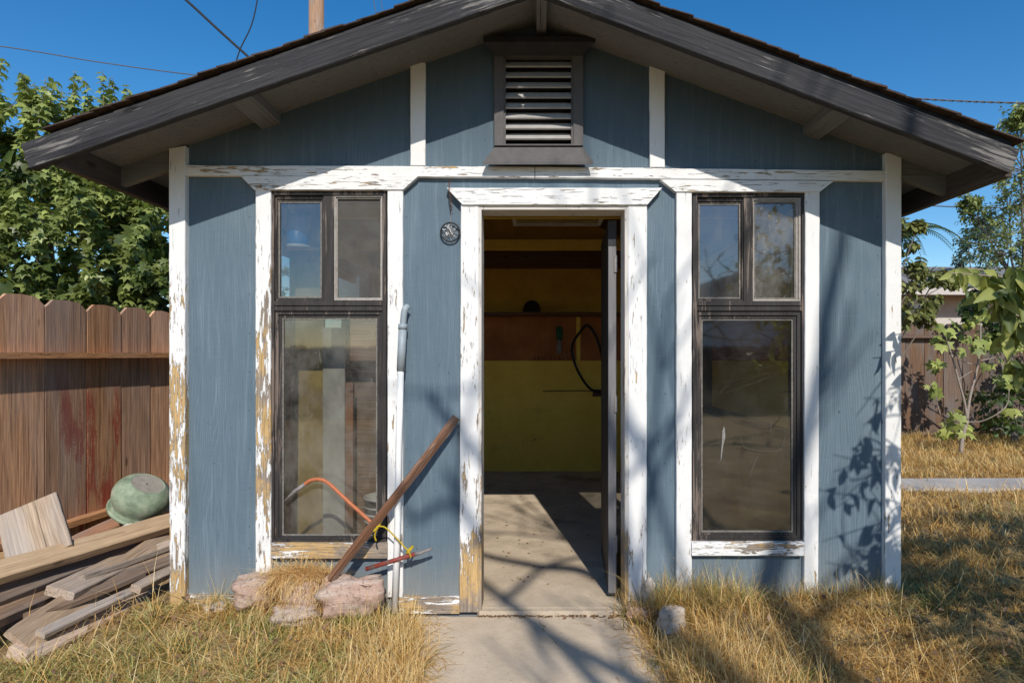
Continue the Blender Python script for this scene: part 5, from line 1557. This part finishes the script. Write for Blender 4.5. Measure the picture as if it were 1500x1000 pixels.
persimmon()

# ------------------------------------------------------------------ grass
def blades(name, pts, length, width, lean, az, tint, green, mat, curl=.5, label=None):
    n = len(pts)
    h = np.stack([np.cos(az), np.sin(az), np.zeros(n)], 1); up = np.array([0, 0, 1.0])
    sd0 = np.stack([-np.sin(az + rng.normal(0, .8, n)), np.cos(az), np.zeros(n)], 1); sd0 = unit(sd0)
    levels = 4; V = np.zeros((n, levels * 2 - 1, 3))
    ang = lean.copy(); p = pts.copy()
    seg = length / (levels - 1)
    for k in range(levels):
        w = width * (1 - .28 * k)
        if k == levels - 1: V[:, 2 * k] = p
        else:
            V[:, 2 * k] = p - sd0 * w[:, None] * .5; V[:, 2 * k + 1] = p + sd0 * w[:, None] * .5
        dirv = h * np.sin(ang)[:, None] + up * np.cos(ang)[:, None]
        p = p + dirv * seg[:, None]
        p[:, 2] = np.maximum(p[:, 2], np.maximum(gz(p[:, 0], p[:, 1]) + .004, np.where((np.abs(p[:, 0]) < .75) & (p[:, 1] < .02), -.018, -9)))
        ang = ang + curl * rng.uniform(.3, 1.3, n)
    tf = []
    for k in range(levels - 2):
        a = 2 * k; tf += [(a, a + 1, a + 3), (a, a + 3, a + 2)]
    a = 2 * (levels - 2); tf.append((a, a + 1, a + 2))
    tf = np.array(tf)
    T = (tf[None] + (np.arange(n) * (levels * 2 - 1))[:, None, None]).reshape(-1, 3)
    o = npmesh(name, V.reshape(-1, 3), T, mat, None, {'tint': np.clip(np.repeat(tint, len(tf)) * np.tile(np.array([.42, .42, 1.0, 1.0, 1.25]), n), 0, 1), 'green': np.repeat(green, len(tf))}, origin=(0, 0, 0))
    tag(o, label, 'grass', kind='stuff')
    return o
def fbm(x, y, f, seed):
    return np.array([mnoise.fractal(Vector((a * f + seed, b * f - seed, seed)), 1.0, 2.0, 3) for a, b in zip(x, y)])
EXC = [(.66, -.30, .09), (.66, -.42, .08), (-.86, -.27, .07), (-1.16, -.30, .06), (-1.42, -.22, .06)]
def field(n, x0, x1, y0, y1, keep=None):
    x = rng.uniform(x0, x1, n); y = rng.uniform(y0, y1, n)
    inside = (np.abs(x) < 1.9) & (y > -.03) & (y < 3.8)
    # edge of the walk: left edge runs (-.6,0)->(-.26,-2.4), right (.5,0)->(.75,-2.4)
    le = -.60 + (-y) * .142; re = .50 - (y) * .104
    onpath = (x > le + .03) & (x < re - .02) & (y < .02)
    ok = ~inside & ~onpath
    for ex, ey, er in EXC: ok &= (x - ex) ** 2 + (y - ey) ** 2 > er * er
    x, y = x[ok], y[ok]
    if keep is not None:
        k = keep(x, y); k = rng.uniform(0, 1, len(x)) < k
        x, y = x[k], y[k]
    return x, y
def tufts(nt, per, x0, x1, y0, y1, rad, keep=None):
    x, y = field(nt, x0, x1, y0, y1, keep)
    X_ = np.repeat(x, per) + rng.normal(0, rad, len(x) * per); Y_ = np.repeat(y, per) + rng.normal(0, rad, len(x) * per)
    idx = np.repeat(np.arange(len(x)), per)
    inside = (np.abs(X_) < 1.9) & (Y_ > -.028) & (Y_ < 3.8)
    k = ~inside
    return X_[k], Y_[k], idx[k], len(x)

def grass_patch(name, label, X_, Y_, idx, nt, len_rng, width, greenp, tintm, lean_m, curl):
    n = len(X_)
    taz = rng.uniform(0, 6.28, nt); tl = rng.uniform(len_rng[0], len_rng[1], nt); tg = rng.uniform(0, 1, nt)
    gp = greenp(X_, Y_) if callable(greenp) else np.full(n, greenp)
    g = np.where(rng.uniform(0, 1, n) * .5 + tg[idx] * .5 < gp, rng.uniform(.6, 1, n), rng.uniform(0, .15, n))
    tint = np.clip(rng.normal(tintm, .2, n) + (tg[idx] - .5) * .25, 0, 1)
    L = tl[idx] * rng.uniform(.5, 1.25, n)
    lean = np.abs(rng.normal(lean_m, .35, n)); az = taz[idx] + rng.normal(0, 1.8, n)
    P = np.stack([X_, Y_, gz(X_, Y_) - .008], 1)
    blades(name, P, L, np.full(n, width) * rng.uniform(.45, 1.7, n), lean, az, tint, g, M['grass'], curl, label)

# left front: matted green and straw
kf = lambda x, y: np.where((x < -1.95) & (y > -.35 + (x + 1.95) * .9), .12, 1) * np.clip(.55 + 1.7 * fbm(x, y, 4.0, 31.0), .03, 1)
gl_ = lambda x, y: np.clip(.95 + 1.2 * fbm(x, y, 2.6, 3.0) - .65 * sstep(-1.05, -.6, x) - .25 * sstep(-1.95, -2.3, x), .05, .9)
X_, Y_, idx, nt = tufts(2600, 17, -3.2, -.50, -1.1, -.02, .026, kf)
grass_patch('grass', 'matted green and straw coloured grass in front of the left window', X_, Y_, idx, nt, (.05, .17), .0036, gl_, .52, .95, .65)
X_, Y_, idx, nt = tufts(3000, 12, -3.2, -.50, -1.1, -.02, .05, kf)
grass_patch('straw_thatch', 'flat dry straw thatch lying among the left grass', X_, Y_, idx, nt, (.08, .20), .0032, .10, .68, 1.35, .2)
# golden tall straw left of the walk
x, y = field(1500, -1.05, -.38, -1.2, -.16)
X_ = np.repeat(x, 6) + rng.normal(0, .015, len(x) * 6); Y_ = np.repeat(y, 6) + rng.normal(0, .015, len(x) * 6)
w = np.clip(1 - np.abs(X_ + .62 - .14 * (-Y_)) / .35, 0, 1); k = rng.uniform(0, 1, len(X_)) < w
idx = np.repeat(np.arange(len(x)), 6)[k]
grass_patch('straw', 'golden dry straw clump leaning over the left edge of the walk', X_[k], Y_[k], idx, len(x), (.10, .21), .0026, .02, .72, .45, .35)
# right front
kr = lambda x, y: np.clip(.55 + 1.7 * fbm(x, y, 3.6, 17.0), .03, 1)
gr_ = lambda x, y: np.clip(.20 + .9 * fbm(x, y, 2.4, 9.0) + .25 * sstep(-.15, -.02, y) * sstep(1.9, 1.5, x), .02, .75)
X_, Y_, idx, nt = tufts(4000, 17, .42, 3.3, -1.1, .6, .028, kr)
grass_patch('grass', 'dry golden grass with green shoots in front of the right window', X_, Y_, idx, nt, (.05, .19), .0036, gr_, .48, .95, .65)
X_, Y_, idx, nt = tufts(5000, 12, .42, 3.3, -1.1, .6, .05, kr)
grass_patch('straw_thatch', 'flat dry straw thatch lying among the right grass', X_, Y_, idx, nt, (.08, .20), .0032, .03, .62, 1.35, .2)
x, y = field(900, .50, 1.15, -1.1, -.10)
X_ = np.repeat(x, 6) + rng.normal(0, .02, len(x) * 6); Y_ = np.repeat(y, 6) + rng.normal(0, .02, len(x) * 6); idx = np.repeat(np.arange(len(x)), 6)
w = np.clip(1 - np.abs(X_ - .72 + .10 * Y_) / .38, 0, 1); k = rng.uniform(0, 1, len(X_)) < w
grass_patch('straw', 'tall golden straw stems along the right edge of the walk', X_[k], Y_[k], idx[k], len(x), (.09, .20), .0024, .04, .68, .4, .3)
# taller green weeds at the foot of the wall
x = np.concatenate([rng.uniform(.50, 1.05, 70), rng.uniform(.9, 1.85, 70), rng.uniform(-1.75, -1.45, 14), rng.uniform(-1.35, -.75, 16)]); y = rng.uniform(-.10, -.035, len(x))
y[(x < -.7) & (x > -1.4)] = -.05
X_ = np.repeat(x, 12) + rng.normal(0, .018, len(x) * 12); Y_ = np.minimum(np.repeat(y, 12) + rng.normal(0, .012, len(x) * 12), -.03); idx = np.repeat(np.arange(len(x)), 12)
grass_patch('weeds', 'taller green and straw weeds growing along the foot of the front wall', X_, Y_, idx, len(x), (.08, .20), .0022, .45, .6, .3, .25)
# long wispy stems standing over the grass
for nm_, x0, x1 in (('left', -2.3, -.6), ('right', .55, 2.9)):
    x, y = field(170 if nm_ == 'left' else 260, x0, x1, -1.0, .2 if nm_ == 'right' else -.08)
    X_ = np.repeat(x, 4) + rng.normal(0, .02, len(x) * 4); Y_ = np.repeat(y, 4) + rng.normal(0, .02, len(x) * 4); idx = np.repeat(np.arange(len(x)), 4)
    k = ~((np.abs(X_) < 1.9) & (Y_ > -.03))
    grass_patch('straw', 'long wispy straw stems standing above the %s' % ('green and straw grass on the left' if nm_ == 'left' else 'golden grass on the right'), X_[k], Y_[k], idx[k], len(x), (.16, .30), .0026, .15, .66, .55, .45)
# weeds in front of the stones and by the right door casing
x = np.concatenate([rng.uniform(-1.5, -.78, 46), rng.normal(-.82, .07, 16)]); y = rng.uniform(-.30, -.16, len(x))
X_ = np.repeat(x, 14) + rng.normal(0, .016, len(x) * 14); Y_ = np.repeat(y, 14) + rng.normal(0, .014, len(x) * 14); idx = np.repeat(np.arange(len(x)), 14)
grass_patch('weeds', 'fresh green weeds growing in front of the pink stones', X_, Y_, idx, len(x), (.07, .17), .003, .8, .5, .35, .35)
x = np.concatenate([rng.normal(.62, .09, 60), rng.uniform(.7, 1.05, 40)]); y = rng.uniform(-.22, -.05, len(x))
X_ = np.repeat(x, 14) + rng.normal(0, .02, len(x) * 14); Y_ = np.minimum(np.repeat(y, 14) + rng.normal(0, .02, len(x) * 14), -.03); idx = np.repeat(np.arange(len(x)), 14)
grass_patch('weeds', 'scraggly tall weeds between the right door casing and right window', X_, Y_, idx, len(x), (.13, .33), .0028, .45, .40, .42, .45)
# right yard further back
kb_ = lambda x, y: np.where((y > 2.2) & (y < 2.78), .05, 1)
X_, Y_, idx, nt = tufts(7500, 9, 1.92, 7.5, .55, 5.5, .04, kb_)
gb_ = lambda x, y: np.clip(.12 + .5 * fbm(x, y, 1.2, 5.0), .02, .5)
grass_patch('grass', 'dry golden grass in the yard between the walk strip and the right fence', X_, Y_, idx, nt, (.08, .20), .005, gb_, .62, .6, .45)
# hay heaped over the stones below the left window
n = 3600
tt = rng.uniform(0, 1, n) ** 1.4
x = rng.uniform(-1.36, -1.0, n) + rng.normal(0, .02, n); yy = -.05 - .15 * tt
zz = .205 - .15 * sstep(.55, 1.0, tt) + rng.normal(0, .008, n) - .06 * np.abs((x + 1.18) / .2) ** 2
P = np.stack([x, yy, zz], 1)
blades('hay', P, rng.uniform(.08, .19, n), np.full(n, .0026), np.abs(rng.normal(1.3, .45, n)), rng.normal(-1.6, 1.9, n), np.clip(rng.normal(.84, .18, n), 0, 1), np.zeros(n), M['grass'], .45, 'heap of dry hay draped over the pink stones')
# loose litter on the walk edges and in the grass
n = 900
x, y = field(n, -2.4, 2.6, -.9, -.03)
n = len(x)
V, T = scatter(SMALL[0], SMALL[1], np.stack([x, y, gz(x, y) + rng.uniform(.02, .07, n)], 1), rng.normal(0, 1, (n, 3)), rng.normal(0, .5, (n, 3)) + np.array([0, 0, 1.0]), rng.uniform(.015, .04, n))
tag(npmesh('leaf_litter', V, T, M['deadleaf'], None, {'tint': np.repeat(rng.uniform(0, 1, n), len(SMALL[1]))}, origin=(0, 0, 0)), 'brown fallen leaves caught in the dry grass', 'leaf litter', kind='stuff')
n = 260
y = -rng.uniform(.0, 1.1, n); sd_ = rng.choice([-1, 1], n); off = np.abs(rng.normal(0, .09, n))
x = np.where(sd_ < 0, -.60 - y * .142 + off, .50 - y * .104 - off)
P = np.stack([x, y, np.full(n, -.019)], 1)
blades('straw_litter', P, rng.uniform(.04, .15, n), np.full(n, .0032), np.full(n, 1.45), rng.uniform(0, 6.28, n), np.clip(rng.normal(.55, .25, n), 0, 1), np.zeros(n), M['grass'], .08, 'loose straw stems strewn along both edges of the walk')
# dead leaves and twigs scattered by the threshold
n = 420
x = rng.uniform(-.28, .45, n); y = np.where(rng.uniform(0, 1, n) < .75, rng.normal(-.05, .012, n), rng.uniform(.3, 3.2, n)); z = np.where(y < -.0, -.022, .003)
V, T = scatter(SMALL[0], SMALL[1], np.stack([x, y, z], 1), np.concatenate([rng.normal(0, 1, (n, 2)), np.zeros((n, 1))], 1), rng.normal(0, .25, (n, 3)) + np.array([0, 0, 1.0]), rng.uniform(.010, .028, n))
tag(npmesh('leaf_litter', V, T, M['deadleaf'], None, {'tint': np.repeat(rng.uniform(0, 1, n), len(SMALL[1]))}, origin=(0, 0, 0)), 'dry leaf litter along the door threshold and floor', 'leaf litter', kind='stuff')

# ------------------------------------------------------------------ world, sun, camera
to_sun = Vector((.165, -1.0, .785)).normalized()
elev = math.asin(to_sun.z); rot = math.atan2(to_sun.x, to_sun.y)
wd = bpy.data.worlds.new('World'); SC.world = wd; wd.use_nodes = True
nt = wd.node_tree; nt.nodes.clear()
sky = nt.nodes.new('ShaderNodeTexSky'); sky.sky_type = 'NISHITA'; sky.sun_disc = False
sky.sun_elevation = elev; sky.sun_rotation = rot; sky.altitude = 100; sky.air_density = 1.0; sky.dust_density = .3; sky.ozone_density = 2.5
hs_ = nt.nodes.new('ShaderNodeHueSaturation'); hs_.inputs['Saturation'].default_value = 1.38; hs_.inputs['Value'].default_value = 1.0
bg = nt.nodes.new('ShaderNodeBackground'); bg.inputs[1].default_value = .142
ow = nt.nodes.new('ShaderNodeOutputWorld')
nt.links.new(sky.outputs[0], hs_.inputs['Color']); nt.links.new(hs_.outputs[0], bg.inputs[0]); nt.links.new(bg.outputs[0], ow.inputs[0])
sd = bpy.data.lights.new('sun', 'SUN'); sd.energy = 4.2; sd.angle = math.radians(.53); sd.color = (1.0, .945, .86)
so = bpy.data.objects.new('sun', sd); COL.objects.link(so); so.location = (2, -10, 9)
so.rotation_euler = to_sun.to_track_quat('Z', 'Y').to_euler()

cd = bpy.data.cameras.new('camera'); cd.sensor_fit = 'HORIZONTAL'; cd.sensor_width = 36.0
cd.lens = F / 1500 * 36.0; cd.shift_x = -(VX - 750) / 1500; cd.shift_y = (VY - 500) / 1500
cd.clip_start = .05; cd.clip_end = 2000
co = bpy.data.objects.new('camera', cd); COL.objects.link(co)
co.location = (0, -D, EYE); co.rotation_euler = (math.pi / 2, 0, 0)
SC.camera = co
SC.view_settings.view_transform = 'Standard'; SC.view_settings.look = 'None'; SC.view_settings.exposure = 0; SC.view_settings.gamma = 1
SC.cycles.max_bounces = 12; SC.cycles.diffuse_bounces = 8; SC.cycles.transparent_max_bounces = 12
SC.cycles.use_denoising = True
SC.cycles.caustics_reflective = False; SC.cycles.caustics_refractive = False
